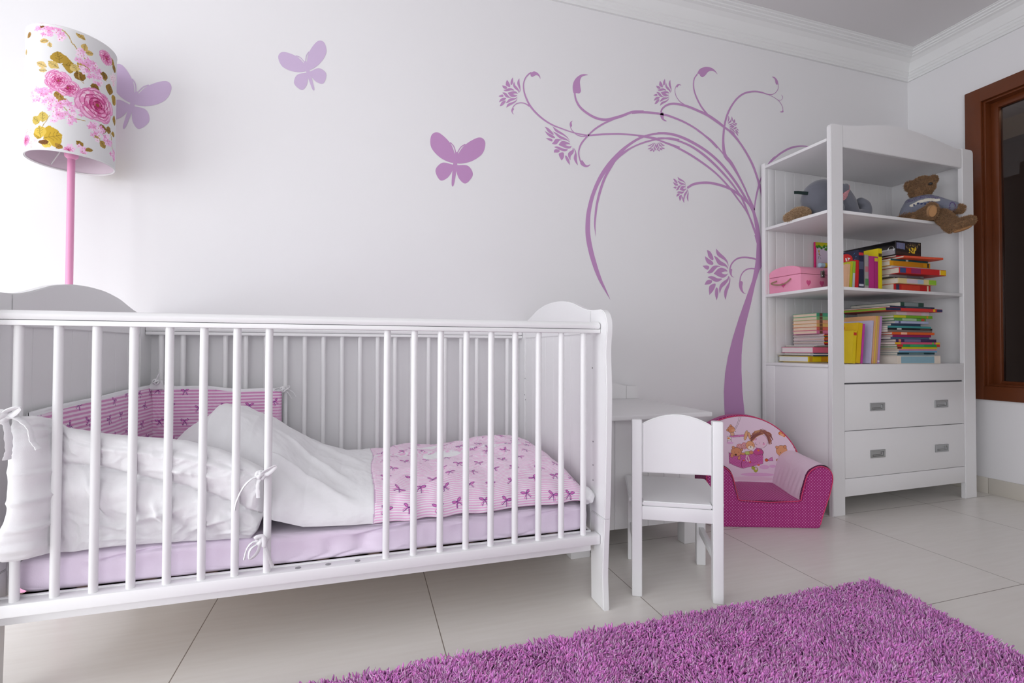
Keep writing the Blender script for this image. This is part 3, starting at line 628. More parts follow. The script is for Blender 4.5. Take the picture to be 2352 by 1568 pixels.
meobj('front_pad', gridmesh('front_pad', X, Y, Z, closeV=True), M_cloth, bump, ang=180)
def striped_pad(name, path, zlo, zt, seed, bx, dd=.006):
    n = len(path); X, Y, Z, Sg, SD_ = padstrip(name, path, zlo, zt, .010, .012, lambda s, z, zc, x: .008*fbm(s*9, z*9, seed)+.006*np.sin(zc*PI), n_z=240, seed=seed)
    r = random.Random(seed); L = Sg.max(); bows = []; k = 0
    a = .03
    while a < L:
        for j, h in enumerate((.60, .545, .49, .435)): bows.append((a+(j % 2)*.035+r.uniform(-.01, .01), h+r.uniform(-.012, .012)))
        a += .085
    col = stripe_paint(Sg, Z, .0112, sr(244, 222, 240), sr(222, 150, 200), bows, .0135, seed)
    rim = (Z > zt[:, None]-.010)[..., None]; col = np.where(rim | (SD_ < -.2)[..., None], np.array(sr(240, 240, 243)), col)
    meobj(name, gridmesh(name, X, Y, Z, col=col, closeV=True), M_fabric_attr, bump, ang=180)
k = 220; ys = np.linspace(.085, .715, k)
striped_pad('end_pad', np.stack([np.full(k, -1.382)+.003*np.sin(ys*20), ys], 1), np.full(k, .30), np.interp(ys, [.08, .715], [.600, .616]), 71, 0)
k = 200; xb = np.linspace(-1.375, -.955, k)
striped_pad('back_pad', np.stack([xb, .715+.006*np.sin(xb*18)], 1), np.interp(xb, [-1.375, -.99, -.955], [.30, .31, .47]), np.interp(xb, [-1.375, -1.33, -1.25, -.955], [.622, .616, .610, .592])+.003*np.sin(xb*30), 73, 1)
obj('corner_flap', prism(NB(), [(-1.385, .60), (-1.36, .635), (-1.335, .632), (-1.33, .60)], 1, .700, .712, .003), M_cloth, bump)
# cotton ribbons knotted round the bars
def ribbon(c, tails, loops, r=.0048):
    bm = NB(); c = Vector(c)
    for k, (ax, rr) in enumerate(((0, .0075), (1, .0085), (2, .007))):
        q = [c+Vector({0: (.002*math.sin(3*a), rr*math.cos(a), rr*math.sin(a)), 1: (rr*math.cos(a), .003*math.sin(2*a), rr*math.sin(a)), 2: (rr*math.cos(a), rr*math.sin(a), .004*math.cos(a))}[ax]) for a in np.linspace(0, 2*PI, 18)]
        tube(bm, q, r*.95, 8)
    for q in loops: tube(bm, crom([tuple(c)] + [tuple(c+Vector(p)) for p in q] + [tuple(c)], 6), r, 8, flat=.45)
    for q in tails: P_ = crom([tuple(c)] + [tuple(c+Vector(p)) for p in q], 7); tube(bm, P_, [r*(1+.12*math.sin(i*1.9)+.1*math.sin(i*.7)) for i in range(len(P_))], 8, flat=.45)
    tube(bm, [tuple(c+Vector((.0115*math.cos(a), .022+.013*math.sin(a), .001*math.sin(3*a)))) for a in np.linspace(0, 2*PI, 16)], .005, 8)
    return obj('tie_ribbon', bm, M_cloth, bump, ang=60)
ribbon((-1.352, -.048, .607), [[(.012, -.004, -.02), (.016, -.004, -.06), (.012, -.002, -.085)], [(.025, 0, -.004), (.045, 0, -.022), (.052, 0, -.05), (.062, 0, -.068)]], [[(-.022, -.004, .004), (-.04, -.004, -.015), (-.03, -.004, -.03), (-.015, -.002, -.015)], [(.015, -.004, .014), (.032, -.004, .018), (.02, -.002, .004)]], .0075)
ribbon((-.889, -.006, .447), [[(-.018, -.008, -.006), (-.035, -.008, -.025), (-.048, -.006, -.055), (-.052, -.005, -.075)], [(-.004, -.01, -.02), (-.003, -.008, -.05)]], [[(.012, -.008, .012), (.034, -.008, .022), (.02, -.008, .006)]])
ribbon((-.886, -.008, .293), [[(-.016, -.006, .002), (-.028, -.006, -.012), (-.034, -.004, -.036)], [(.012, -.006, -.014), (.020, -.006, -.04), (.026, -.004, -.06)]], [[(-.02, -.01, -.012), (-.022, -.01, -.034), (-.006, -.01, -.022)], [(-.01, -.01, .012), (.006, -.01, .014), (.008, -.01, -.01)]])
ribbon((-.951, .715, .592), [[(.02, 0, -.002), (.035, 0, -.012), (.045, 0, -.03)], [(.015, 0, -.01), (.03, 0, -.035)]], [[(-.014, -.004, .006), (-.028, -.004, 0), (-.014, -.004, -.006)], [(.01, -.004, .01), (.024, -.004, .012), (.012, -.004, 0)]], .004)
ribbon((-1.352, .695, .628), [[(.005, -.004, .012), (.012, -.004, .03)]], [], .003)

# ================================================================== floor lamp behind the crib
LXc, LYc = -.902, 1.90
lamp = thing('floor_lamp', 'pink floor lamp with a rose patterned white fabric shade behind the crib', 'floor lamp', (LXc, LYc, 0))
obj('base', lathe(NB(), [(.098, 0), (.100, .004), (.100, .018), (.092, .024), (.03, .028), (.012, .04)], n=48), M_pinkmetal, lamp)
obj('pole', lathe(NB(), [(.0098, .024), (.0098, 1.37), (.009, 1.40)], n=24), M_pinkmetal, lamp, ang=60)
obj('collar', lathe(NB(), [(.0098, 1.352), (.0175, 1.360), (.0185, 1.375), (.0185, 1.40), (.014, 1.44)], n=24), M_pinkmetal, lamp, ang=60)
bm = NB(); lathe(bm, [(.012, 1.44), (.014, 1.48), (.028, 1.52), (.030, 1.55), (.020, 1.575), (.002, 1.58)], n=20); obj('bulb', bm, mat('opal_glass', (.85, .85, .83), .2), lamp)
RS, Z0s, Z1s = .1095, 1.338, 1.722
for z_ in (Z0s+.003, Z1s-.003): obj('shade_ring', tube(NB(), [(RS*.985*math.cos(a), RS*.985*math.sin(a), z_) for a in np.linspace(0, 2*PI, 61)], .0025, 8, False), mat('shade_frame', (.8, .8, .8), .4), lamp)
bm = NB()
for a in (.4, .4+2*PI/3, .4+4*PI/3): tube(bm, [(.016*math.cos(a), .016*math.sin(a), 1.42), (RS*.97*math.cos(a), RS*.97*math.sin(a), 1.345+.005)], .0018, 6)
obj('shade_spider', bm, mat('spider_wire', (.75, .75, .76), .4), lamp)
nT, nZ = 1000, 400
th = np.linspace(0, 2*PI, nT, endpoint=False); zz = np.linspace(Z0s, Z1s, nZ); TH, ZZ = np.meshgrid(th, zz, indexing='ij')
# angle 0 faces the camera
facing = math.atan2(-LYc, -LXc)
def shp(x, y):
    """from the traced close-up to (angle, height)"""
    s = max(-1, min(1, (x-548)/412)); a = math.asin(s); yt = 130+165*((x-140)/820)**2; yb_ = 1288+140*((x-130)/820)**2
    return a, Z1s-(y-yt)/(yb_-yt)*(Z1s-Z0s)
TA = (TH+PI) % (2*PI)-PI
_wx = .0045*fbm(TA*RS*90, ZZ*90, 201)+.003*fbm(TA*RS*260, ZZ*260, 203); _wy = .0045*fbm(TA*RS*90+9, ZZ*90+5, 205)+.003*fbm(TA*RS*260+3, ZZ*260, 207)
P = Paint(TA*RS+_wx, ZZ+_wy, sr(228, 228, 229)); r = random.Random(11)
def pt(x, y): a, z = shp(x, y); return a*RS, z
QS = RS/412*1.22
def rose(x, y, R, dark=1.0, seed=0, off=0):
    rr = random.Random(seed); cx, cy = pt(x, y); cx += off; R = R*QS
    for ring, (n, rad, sz, cols) in enumerate([(11, .80, .42, [(246, 196, 226), (240, 170, 212), (236, 150, 200)]), (10, .62, .40, [(238, 150, 198), (250, 212, 232), (226, 120, 176)]), (9, .45, .36, [(226, 120, 176), (244, 180, 216), (206, 84, 146)]),
            (7, .28, .30, [(206, 84, 146), (236, 150, 196), (186, 54, 118)]), (5, .13, .22, [(180, 50, 110), (214, 96, 150), (150, 34, 84)])]):
        for k in range(n):
            a = 2*PI*k/n+rr.uniform(-.3, .3); q = rr.uniform(.9, 1.1); ex, ey = cx+R*rad*q*math.cos(a), cy+R*rad*q*math.sin(a)*.92
            P.ell(ex, ey, R*sz*.62, R*sz*.95, a, sr(*[c*.94 for c in cols[2]])); P.ell(ex-R*.03*math.cos(a), ey-R*.03*math.sin(a), R*sz*.54, R*sz*.86, a, sr(*cols[k % 2]))
            P.ell(ex+R*.10*math.cos(a+.5), ey+R*.10*math.sin(a+.5), R*sz*.22, R*sz*.5, a, sr(*cols[(k+1) % 2]))
    P.ell(cx, cy, R*.10, R*.10, 0, sr(150, 90, 60))
def leaf(x, y, L, w, a, c=(176, 142, 52), off=0):
    cx, cy = pt(x, y); cx += off; L *= QS; w *= QS; n = [(math.cos(a)*t*L-math.sin(a)*s*w*math.sin(PI*t)**.8, math.sin(a)*t*L+math.cos(a)*s*w*math.sin(PI*t)**.8) for s, ts in ((1, np.linspace(0, 1, 9)), (-1, np.linspace(1, 0, 9))) for t in ts]
    P.poly([(cx+p, cy+q) for p, q in n], sr(*c)); d = tuple(v*.72 for v in c)
    P.stroke([(cx, cy), (cx+math.cos(a)*L*.95, cy+math.sin(a)*L*.95)], .0016, sr(*d))
    for t in (.3, .5, .7): bx, by = cx+math.cos(a)*L*t, cy+math.sin(a)*L*t; P.stroke([(bx, by), (bx+math.cos(a+.9)*w*.5, by+math.sin(a+.9)*w*.5)], .001, sr(*d)); P.stroke([(bx, by), (bx+math.cos(a-.9)*w*.5, by+math.sin(a-.9)*w*.5)], .001, sr(*d))
def stem(pts, w=7, c=(186, 156, 90), off=0): P.stroke([(pt(*q)[0]+off, pt(*q)[1]) for q in [tuple(v) for v in crom(pts, 5)]], w*QS, sr(*c))
def lilac(x, y, R, n, seed, off=0, pale=False):
    rr = random.Random(seed); cx, cy = pt(x, y); cx += off
    for k in range(n):
        a = rr.uniform(0, 6.28); d = math.sqrt(rr.random())*R*QS; ex, ey = cx+d*math.cos(a), cy+d*math.sin(a); c = rr.choice([(246, 206, 236), (240, 182, 224), (250, 222, 242), (236, 160, 210)] if not pale else [(252, 226, 238), (250, 214, 228), (248, 232, 240)])
        b = rr.uniform(0, 1.5)
        for m in range(4): P.ell(ex+.0035*math.cos(b+m*PI/2), ey+.0035*math.sin(b+m*PI/2), .0042, .0026, b+m*PI/2, sr(*c))
        P.ell(ex, ey, .0012, .0012, 0, sr(200, 120, 130) if rr.random() < .6 else sr(180, 140, 70))
for off in (0, PI*RS*.93):
    lilac(300, 190, 70, 16, 1, off); lilac(400, 230, 60, 14, 2, off); stem([(450, 190), (500, 230), (540, 300), (590, 360), (630, 395)], 9, off=off); lilac(400, 170, 40, 9, 3, off)
    for a in [(170, 200, 60, 34, -1.2, (170, 128, 66)), (150, 340, 60, 26, -1.4, (220, 190, 130)), (260, 155, 50, 26, 0, (140, 90, 50)), (270, 300, 70, 24, .1, (222, 190, 120)), (345, 310, 50, 20, -1.4, (224, 196, 130)), (560, 190, 90, 24, -.5, (200, 168, 96)), (530, 180, 50, 20, 1.2, (200, 168, 96)),
              (640, 360, 80, 26, 1.5, (214, 182, 110)), (650, 370, 70, 24, .4, (214, 182, 110)), (440, 500, 110, 66, 1.8), (455, 510, 90, 72, .2), (430, 545, 95, 40, 2.6, (214, 186, 110)), (590, 560, 70, 46, 2.2, (220, 194, 120)), (610, 540, 90, 52, 1.0, (186, 156, 60)), (330, 540, 100, 30, 2.7, (224, 196, 130)), (330, 570, 70, 22, 3.1, (224, 200, 140)),
              (900, 420, 70, 40, 1.4), (930, 480, 80, 40, 1.7, (150, 118, 50)), (840, 600, 90, 40, 1.9, (140, 108, 44)), (880, 720, 110, 50, 1.5, (150, 116, 44)), (920, 800, 120, 50, 1.2), (930, 900, 100, 40, -1.3, (170, 136, 60)), (640, 640, 90, 46, 2.2, (140, 104, 40)), (700, 670, 80, 44, -.1, (140, 104, 40)), (620, 720, 60, 40, 3.4, (120, 86, 36)),
              (470, 820, 80, 40, 2.5, (170, 132, 60)), (450, 810, 70, 36, -1.0, (170, 132, 60)), (570, 790, 60, 40, 1.8, (196, 164, 90)), (280, 1050, 90, 46, 2.4, (210, 184, 90)), (310, 1040, 100, 44, 1.7, (214, 188, 96)), (270, 1110, 90, 44, -1.6, (196, 160, 50)), (310, 1190, 150, 100, .35, (204, 168, 52)), (290, 1180, 110, 56, 1.7, (222, 190, 80)),
              (300, 1240, 80, 40, 0, (236, 208, 96)), (270, 1225, 90, 22, .1, (130, 86, 40)), (420, 1275, 50, 34, .8, (170, 130, 50)), (650, 1270, 80, 26, 2.3, (160, 124, 50)), (660, 1280, 70, 22, .3, (170, 136, 66)), (780, 1060, 90, 44, .1, (140, 106, 44)), (850, 1060, 70, 40, .1, (150, 116, 50)), (800, 1180, 80, 34, -.8, (176, 144, 70)), (800, 1180, 60, 24, 2.6, (206, 176, 110)), (920, 1060, 60, 34, -1.3)]: leaf(*a, off=off)
    for q in [[(600, 560), (605, 620), (640, 660)], [(640, 420), (700, 470), (770, 540), (850, 600)], [(360, 980), (330, 1040), (300, 1080)], [(480, 900), (540, 980), (600, 1000), (660, 1010)], [(900, 1080), (910, 1160), (920, 1240)], [(440, 780), (430, 860), (380, 960)]]: stem(q, 6, off=off)
    lilac(620, 420, 70, 16, 4, off); lilac(700, 520, 80, 26, 5, off); lilac(760, 590, 60, 14, 6, off); lilac(300, 780, 80, 22, 7, off); lilac(240, 800, 60, 10, 8, off); lilac(380, 860, 80, 26, 9, off); lilac(520, 930, 90, 30, 10, off)
    lilac(470, 1010, 80, 20, 12, off); lilac(430, 950, 50, 10, 13, off); lilac(780, 1110, 90, 24, 14, off); lilac(870, 1170, 60, 14, 15, off); lilac(180, 1130, 70, 12, 16, off, True); lilac(200, 1210, 70, 18, 17, off, True); lilac(930, 560, 60, 16, 18, off, True); lilac(600, 1290, 60, 14, 19, off); lilac(930, 1290, 50, 14, 20, off)
    rose(425, 665, 105, seed=21, off=off); rose(510, 720, 85, seed=26, off=off); rose(425, 655, 75, seed=27, off=off); rose(770, 850, 165, seed=22, off=off); rose(845, 375, 72, seed=23, off=off); rose(165, 1190, 50, seed=24, off=off); rose(520, 1290, 30, seed=25, off=off)
P.stroke([(t*RS, Z1s-.004) for t in np.linspace(-PI, PI, 60)], .008, sr(228, 228, 229)); P.stroke([(t*RS, Z0s+.003) for t in np.linspace(-PI, PI, 60)], .010, sr(228, 228, 230))
A = facing + TA
me = gridmesh('shade', RS*np.cos(A), RS*np.sin(A), ZZ, col=P.out(), closeU=True)
shd = meobj('lamp_shade', me, M_shade_attr, lamp, ang=180)
nb = M_shade_attr.node_tree; b = nb.nodes['Principled BSDF']
meobj('shade_lining', gridmesh('shade_lining', (RS-.0012)*np.cos(A[::8, ::20]), (RS-.0012)*np.sin(A[::8, ::20]), ZZ[::8, ::20], closeU=True), mat('shade_lining', sr(240, 226, 236), .8), lamp, ang=180)


# ================================================================== low white chest behind the crib
CZ = .512
chest = thing('chest', 'low white wooden chest with a scalloped back rail between crib and armchair', 'chest', (.72, 1.55, 0))
def cl(bm): bmesh.ops.translate(bm, vec=(-.72, -1.55, 0), verts=bm.verts); return bm
X0c, X1c, YF, YB = .722, 1.263, 1.523, 2.062
obj('top_board', cl(box(NB(), X0c-.02, X1c, YF, YB, CZ-.019, CZ, .005, 3)), M_white2, chest)
bm = NB(); nb_ = 7; w = (1.235-.748)/nb_
for i in range(nb_): box(bm, .748+i*w+.0006, .748+(i+1)*w-.0006, 1.590, 1.602, .086, CZ-.019, .001, 1)
box(bm, .75, 1.23, 1.593, 1.605, .087, CZ-.02, 0)
obj('front_panel', cl(bm), M_white2, chest)
obj('side_panel', cl(box(NB(), 1.212, 1.230, 1.600, 2.055, .086, CZ-.019, .002)), M_white2, chest)
obj('side_panel', cl(box(NB(), .722, .740, 1.600, 2.055, .086, CZ-.019, .002)), M_white2, chest)
obj('back_panel', cl(box(NB(), .735, 1.215, 2.044, 2.055, .086, CZ-.019, 0)), M_white2, chest)
obj('bottom_panel', cl(box(NB(), .735, 1.215, 1.603, 2.045, .088, .1, 0)), M_white2, chest)
for x in (.712, 1.185):
    for y in (1.588, 2.012): obj('leg', cl(box(NB(), x, x+.052 if x > 1 else x+.075, y, y+.045, 0, .13, .003)), M_white2, chest)
gal = [(1.262, CZ), (1.262, CZ+.052), (1.255, CZ+.059), (1.20, CZ+.061)] + [(1.20-.48*t, CZ+.061+.058*math.sin(PI*min(1, t*1.0))**1.4 if t > .02 else CZ+.061) for t in np.linspace(.03, 1, 24)] + [(.705, CZ+.061), (.702, CZ)]
obj('back_rail', cl(prism(NB(), gal, 1, 2.040, 2.058, .002)), M_white2, chest)

obj('rail_groove_shade', cl(box(NB(), 1.1985, 1.2000, 2.0393, 2.041, CZ+.001, CZ+.060, 0)), mat('painted_groove_shade', (.45, .44, .44), .7), chest)  # grey strip on the rail, painted shade of a groove

# ================================================================== small white chair seen from behind
ch = fthing('childs_chair', 'small white wooden child\'s chair with its rounded back to the camera', 'chair', CHAIR)
for x0 in (0, .232):
    obj('back_post', box(NB(), x0, x0+.030, 0, .030, 0, .5335, .003, 3), M_chair, ch)
    obj('leg', box(NB(), x0, x0+.030, .262, .292, 0, .272, .003, 3), M_chair, ch)
    obj('side_rail', box(NB(), x0+.006, x0+.024, .029, .263, .233, .272, .002), M_chair, ch)
    obj('stretcher', box(NB(), x0+.007, x0+.023, .029, .263, .108, .132, .002), M_chair, ch)
arch = [(.0305, .373), (.0305, .520)] + [(.0305+.201*t, .520+.031*math.sin(PI*t)**.85) for t in np.linspace(.04, .96, 26)] + [(.2315, .520), (.2315, .373)]
obj('backrest', prism(NB(), arch, 1, .007, .021, .003, 3), M_chair, ch)
obj('seat_rail', box(NB(), .0295, .2325, .004, .020, .2315, .2725, .002), M_chair, ch)
obj('seat_rail', box(NB(), .0295, .2325, .270, .287, .2315, .2725, .002), M_chair, ch)
t_ = bmesh.new()
seat = [(.031, .004), (.231, .004), (.231, .0325), (.2695, .0325), (.2695, .300), (.262, .308), (0, .308), (-.0075, .300), (-.0075, .0325), (.031, .0325)]
obj('seat', prism(NB(), seat, 2, .2735, .2875, .003, 2), M_chair, ch)

# ================================================================== child's foam armchair
arm = fthing('childs_armchair', 'magenta polka dot foam child armchair with a printed pink cartoon back', 'armchair', ARM)
def dotmat():
    m = mat('magenta_dotted_velour', sr(176, 52, 128), .85, .3, sheen=.15, bump=.2, bscale=500); n = m.node_tree.nodes; l = m.node_tree.links
    uv = n.new('ShaderNodeUVMap'); uv.uv_map = 'UVMap'; sp = n.new('ShaderNodeSeparateXYZ'); l.new(uv.outputs[0], sp.inputs[0])
    def mth(op, *a):
        k = n.new('ShaderNodeMath'); k.operation = op
        for i, v in enumerate(a):
            if isinstance(v, (int, float)): k.inputs[i].default_value = v
            else: l.new(v, k.inputs[i])
        return k.outputs[0]
    p = .0125
    def dots(ox, oy):
        a = mth('SUBTRACT', mth('FRACT', mth('DIVIDE', mth('ADD', sp.outputs[0], ox), p)), .5); b = mth('SUBTRACT', mth('FRACT', mth('DIVIDE', mth('ADD', sp.outputs[1], oy), p)), .5)
        return mth('LESS_THAN', mth('ADD', mth('MULTIPLY', a, a), mth('MULTIPLY', b, b)), .021)
    d = mth('MAXIMUM', dots(0, 0), dots(p/2, p/2)); mx = n.new('ShaderNodeMix'); mx.data_type = 'RGBA'; l.new(d, mx.inputs[0])
    mx.inputs[6].default_value = (*sr(172, 46, 124), 1); mx.inputs[7].default_value = (*sr(226, 150, 204), 1); l.new(mx.outputs[2], n['Principled BSDF'].inputs['Base Color']); return m
M_dot = dotmat(); M_pinkcloth = mat('pale_pink_cotton', sr(240, 212, 230), .9, .2, bump=.25, bscale=300, sheen=.2); M_pipe = mat('coral_piping', sr(226, 62, 112), .6)
def box_uv(me):
    L = me.uv_layers.new(name='UVMap'); co = np.empty(len(me.vertices)*3, np.float32); me.vertices.foreach_get('co', co); co = co.reshape(-1, 3)
    for p in me.polygons:
        nx_, ny_, nz_ = abs(p.normal.x), abs(p.normal.y), abs(p.normal.z)
        for li in p.loop_indices:
            c = co[me.loops[li].vertex_index]; L.data[li].uv = (c[1], c[2]) if nx_ > max(ny_, nz_) else ((c[0], c[1]) if nz_ > ny_ else (c[0], c[2]))
AC = -.209
def sym(pts): return pts + [(2*AC-x, z) for x, z in pts[::-1]]
# front outline with rounded arm tops, opening down to the seat
outer_r = [(0, .004), (.012, .05), (.028, .10), (.042, .15), (.052, .195), (.053, .215), (.047, .238), (.030, .254), (.006, .260), (-.018, .254), (-.042, .235), (-.056, .208), (-.068, .160), (-.079, .119)]
outer_r = [tuple(p) for p in crom(outer_r, 3)]
front = [(-.010, 0)] + outer_r + [(-.090, .113), (AC, .106)]
front = front + [(2*AC-x, z) for x, z in front[::-1][1:]]
bm = NB(); prism(bm, front, 1, 0, .30, .006, 3); me = bpy.data.meshes.new('body'); bm.normal_update(); bm.to_mesh(me); bm.free(); box_uv(me)
meobj('body', me, M_dot, arm, ang=50)
# the seat pad slopes slightly; the dotted cover carries on over it
nu, nv = 90, 70; U, V = np.meshgrid(np.linspace(2*AC+.072, -.072, nu), np.linspace(.004, .262, nv), indexing='ij')
Zs = .112+.014*(V/.26)+.010*np.sin(PI*(U-(2*AC+.072))/(-.072-(2*AC+.072)))*np.sin(PI*np.clip(V/.28, 0, 1))+.002*fbm(U*30, V*30, 5)
meobj('seat_cushion', gridmesh('seat_cushion', U, V, Zs, uv=(U, V)), M_dot, arm, ang=180)
# pale pink arm covers: sheet following each arm from inside bottom over the top
def armcover(s):
    pr = [(-.080, .106), (-.077, .122), (-.069, .160), (-.057, .210), (-.043, .238), (-.018, .257), (.006, .2635), (.030, .2575), (.049, .240)]
    p = np.array([tuple(q) for q in crom(pr, 8)]); t = np.linspace(0, 1, 60); I, Tt = np.meshgrid(np.arange(len(p)), t, indexing='ij')
    Xp = p[:, 0][I]; Zp = p[:, 1][I]; Y = .006+Tt*.262; wr = .006*fbm(I*.10, Tt*6, 8)*smooth(0, 8, I)+.004*np.sin(Tt*26+I*.12)*np.exp(-((I-16)/8.)**2)
    if s: Xp = 2*AC-Xp; Xp = Xp+wr*.7
    else: Xp = Xp-np.abs(wr)*.7
    Xp = Xp+(1 if s else -1)*.0045*smooth(44, 30, I)
    Zp = Zp+.0025+.002*fbm(I*.1, Tt*5, 12)+.010*Tt*smooth(20, 40, I)
    meobj('arm_cover', gridmesh('arm_cover', Xp, Y, Zp), M_pinkcloth, arm, ang=180)
armcover(0); armcover(1)
# backrest: semicircular disc leaning back
RB = .272; zc = .163
sh_y = lambda z: .238+(z-.12)*.10
def backdisc(y_off, thick, R, m, name, uvm=True):
    pts = [(AC+R*math.cos(a)*1.0, zc+R*math.sin(a)) for a in np.linspace(-.12, PI+.12, 70)] + [(AC-R*.96, .05), (AC+R*.96, .05)]
    pts = [(x, max(z, .03)) for x, z in pts]
    bm = NB(); prism(bm, pts, 1, 0, thick, .012, 4)
    for v in bm.verts: v.co.y += sh_y(v.co.z)+y_off
    me = bpy.data.meshes.new(name); bm.normal_update(); bm.to_mesh(me); bm.free(); box_uv(me); return meobj(name, me, m, arm, ang=50)
backdisc(.002, .062, RB, M_dot, 'backrest')
# printed front of the backrest
na, nr = 520, 300; aa = np.linspace(0, 1, na); rr_ = np.linspace(0, 1, nr)
XX, ZZ2 = np.meshgrid(np.linspace(AC-RB+.003, AC+RB-.003, 560), np.linspace(0, 1, 330), indexing='ij')
ztop = zc+np.sqrt(np.clip((RB-.006)**2-(XX-AC)**2, 0, None)); ZZ2 = .10+(ztop-.10)*ZZ2
Pn = Paint(XX, ZZ2, sr(240, 214, 232))
def ap(x, y): q = ARM.on(1, 1620+x/5.228, 930+y/5.228, .235); q = ARM.on(1, 1620+x/5.228, 930+y/5.228, sh_y(q.z)); return (q.x, q.z)
AS = abs(ap(700, 300)[0]-ap(600, 300)[0])/100
INK = sr(96, 60, 56)
def E(x, y, a, b, c, rot=0, ink=True):
    q = ap(x, y)
    if ink: Pn.ell(*q, (a+3)*AS, (b+3)*AS, -rot, INK)
    Pn.ell(*q, a*AS, b*AS, -rot, sr(*c))
def L(pts, w, c=(96, 60, 56)): Pn.stroke([ap(*p) for p in [tuple(v) for v in crom(pts, 4)]], w*AS, sr(*c))
def Q(pts, c, ink=True):
    q = [ap(*p) for p in pts]; Pn.poly(q, sr(*c))
    if ink: Pn.stroke(q+[q[0]], 3*AS, INK)
for (x, y, a, b) in [(700, 740, 60, 25), (800, 730, 40, 18), (290, 450, 40, 14), (620, 830, 200, 20)]: E(x, y, a, b, (232, 180, 220), ink=False)
L([(425, 140), (390, 230), (350, 300)], 3); L([(405, 140), (375, 230), (340, 290)], 3); L([(430, 130), (480, 60)], 3)
Q([(285, 365), (530, 345), (530, 368), (290, 385)], (226, 130, 190))
BR = (222, 150, 110)
E(305, 290, 42, 40, BR); E(300, 245, 12, 12, BR); E(262, 298, 12, 12, BR); E(330, 300, 24, 16, (232, 170, 130), ink=False); E(357, 312, 5, 5, (70, 40, 40), ink=False); E(318, 345, 22, 20, (228, 180, 150))
Q([(255, 370), (300, 380), (305, 410), (262, 420)], (244, 236, 226)); E(275, 395, 14, 10, (240, 140, 80), ink=False); L([(262, 415), (258, 440)], 4); L([(300, 405), (308, 435)], 4)
E(405, 500, 38, 38, (240, 160, 170)); E(460, 485, 34, 38, (240, 160, 170))
for x, y in ((405, 500), (460, 485)): E(x, y, 22, 22, (246, 190, 190)); E(x, y, 10, 10, (240, 160, 170))
Q([(275, 570), (560, 575), (685, 555), (685, 700), (450, 755), (415, 750), (330, 715), (280, 690)], (214, 110, 176))
rd = random.Random(3)
for i in range(22):
    for j in range(12):
        x, y = 285+i*18+(j % 2)*9, 580+j*15
        if y < 745-(abs(x-420)*.28) and x < 680: E(x, y, 4, 4, (150, 50, 116), ink=False)
L([(440, 655), (425, 700), (435, 750)], 6, (120, 40, 80)); L([(275, 560), (280, 690)], 4)
E(480, 360, 17, 60, (232, 176, 130), .3); E(525, 370, 14, 48, (232, 176, 130), -.2)
Q([(560, 560), (620, 500), (680, 540), (690, 580), (600, 600)], (206, 84, 150)); E(628, 540, 14, 12, (240, 120, 60), ink=False)
E(645, 430, 92, 84, (242, 206, 224)); E(590, 408, 16, 12, (240, 160, 200), ink=False); E(695, 465, 15, 12, (240, 160, 200), ink=False)
L([(595, 445), (598, 468), (615, 475)], 4); E(605, 403, 4, 6, (80, 40, 50), ink=False); E(692, 450, 4, 6, (80, 40, 50), ink=False); E(643, 452, 3, 4, (80, 40, 50), ink=False)
rd = random.Random(9)
for i in range(90):
    t = (i % 45)/44+rd.uniform(-.01, .01); a_ = math.radians(196-222*t); k_ = rd.uniform(.80, 1.12) if t < .72 else rd.uniform(.95, 1.3); hx, hy = 652+118*k_*math.cos(a_), 418-112*k_*math.sin(a_)
    sx, sy = 700+rd.uniform(-14, 14), 328+rd.uniform(-8, 8); mx_, my_ = (sx+hx)/2+ (hx-650)*.10, (sy+hy)/2-12
    L([(sx, sy), (mx_, my_), (hx, hy)], rd.choice([6, 9, 12]), rd.choice([(150, 92, 84), (176, 112, 92), (206, 150, 108), (134, 78, 76)]))
for i in range(7): L([(690, 325), (640+i*14, 282+abs(i-3)*6)], 5, (150, 92, 84))
E(530, 480, 52, 50, (232, 168, 124)); E(537, 508, 32, 24, (250, 236, 226), ink=False); E(538, 498, 7, 6, (70, 40, 40), ink=False); E(515, 478, 3, 5, (70, 40, 40), ink=False); E(560, 475, 3, 5, (70, 40, 40), ink=False)
E(365, 557, 62, 52, BR); E(330, 505, 16, 14, BR); E(428, 532, 14, 14, BR); E(358, 592, 14, 11, (90, 50, 50), ink=False); E(345, 560, 4, 4, (70, 40, 40), ink=False); E(395, 562, 4, 4, (70, 40, 40), ink=False)
E(312, 600, 16, 22, BR); E(398, 630, 14, 22, BR, .4); E(445, 580, 26, 12, BR)
Q([(465, 555), (520, 548), (530, 590), (475, 592)], (196, 206, 110)); E(543, 565, 24, 20, BR)
L([(490, 600), (480, 640), (500, 670)], 10, (240, 220, 214)); L([(500, 600), (515, 640), (520, 670)], 10, (240, 220, 214)); E(455, 660, 10, 7, (230, 90, 50), ink=False); E(530, 680, 13, 8, (230, 90, 50), ink=False)
L([(660, 520), (690, 560), (675, 600)], 5, (110, 70, 80))
E(727, 656, 17, 17, (226, 100, 50)); Q([(745, 650), (795, 618), (806, 665), (750, 665)], (220, 130, 190)); E(568, 750, 18, 18, (186, 190, 70)); E(598, 770, 24, 30, (186, 190, 70)); E(602, 760, 12, 16, (236, 200, 210), ink=False); E(632, 715, 16, 10, (236, 110, 70), ink=False)
E(898, 338, 22, 20, (240, 130, 50)); E(940, 330, 22, 20, (240, 130, 50)); Q([(880, 350), (962, 345), (950, 385)], (240, 130, 50), False)
for k in range(3): L([(890+k*4, 336+k*18), (955-k*6, 326+k*16)], 5, (250, 226, 214))
E(910, 545, 66, 62, (226, 160, 118)); E(852, 503, 16, 15, BR); E(950, 498, 18, 17, BR); E(898, 570, 4, 5, (70, 40, 40), ink=False); E(893, 615, 16, 12, (240, 110, 50)); E(858, 655, 13, 12, BR)
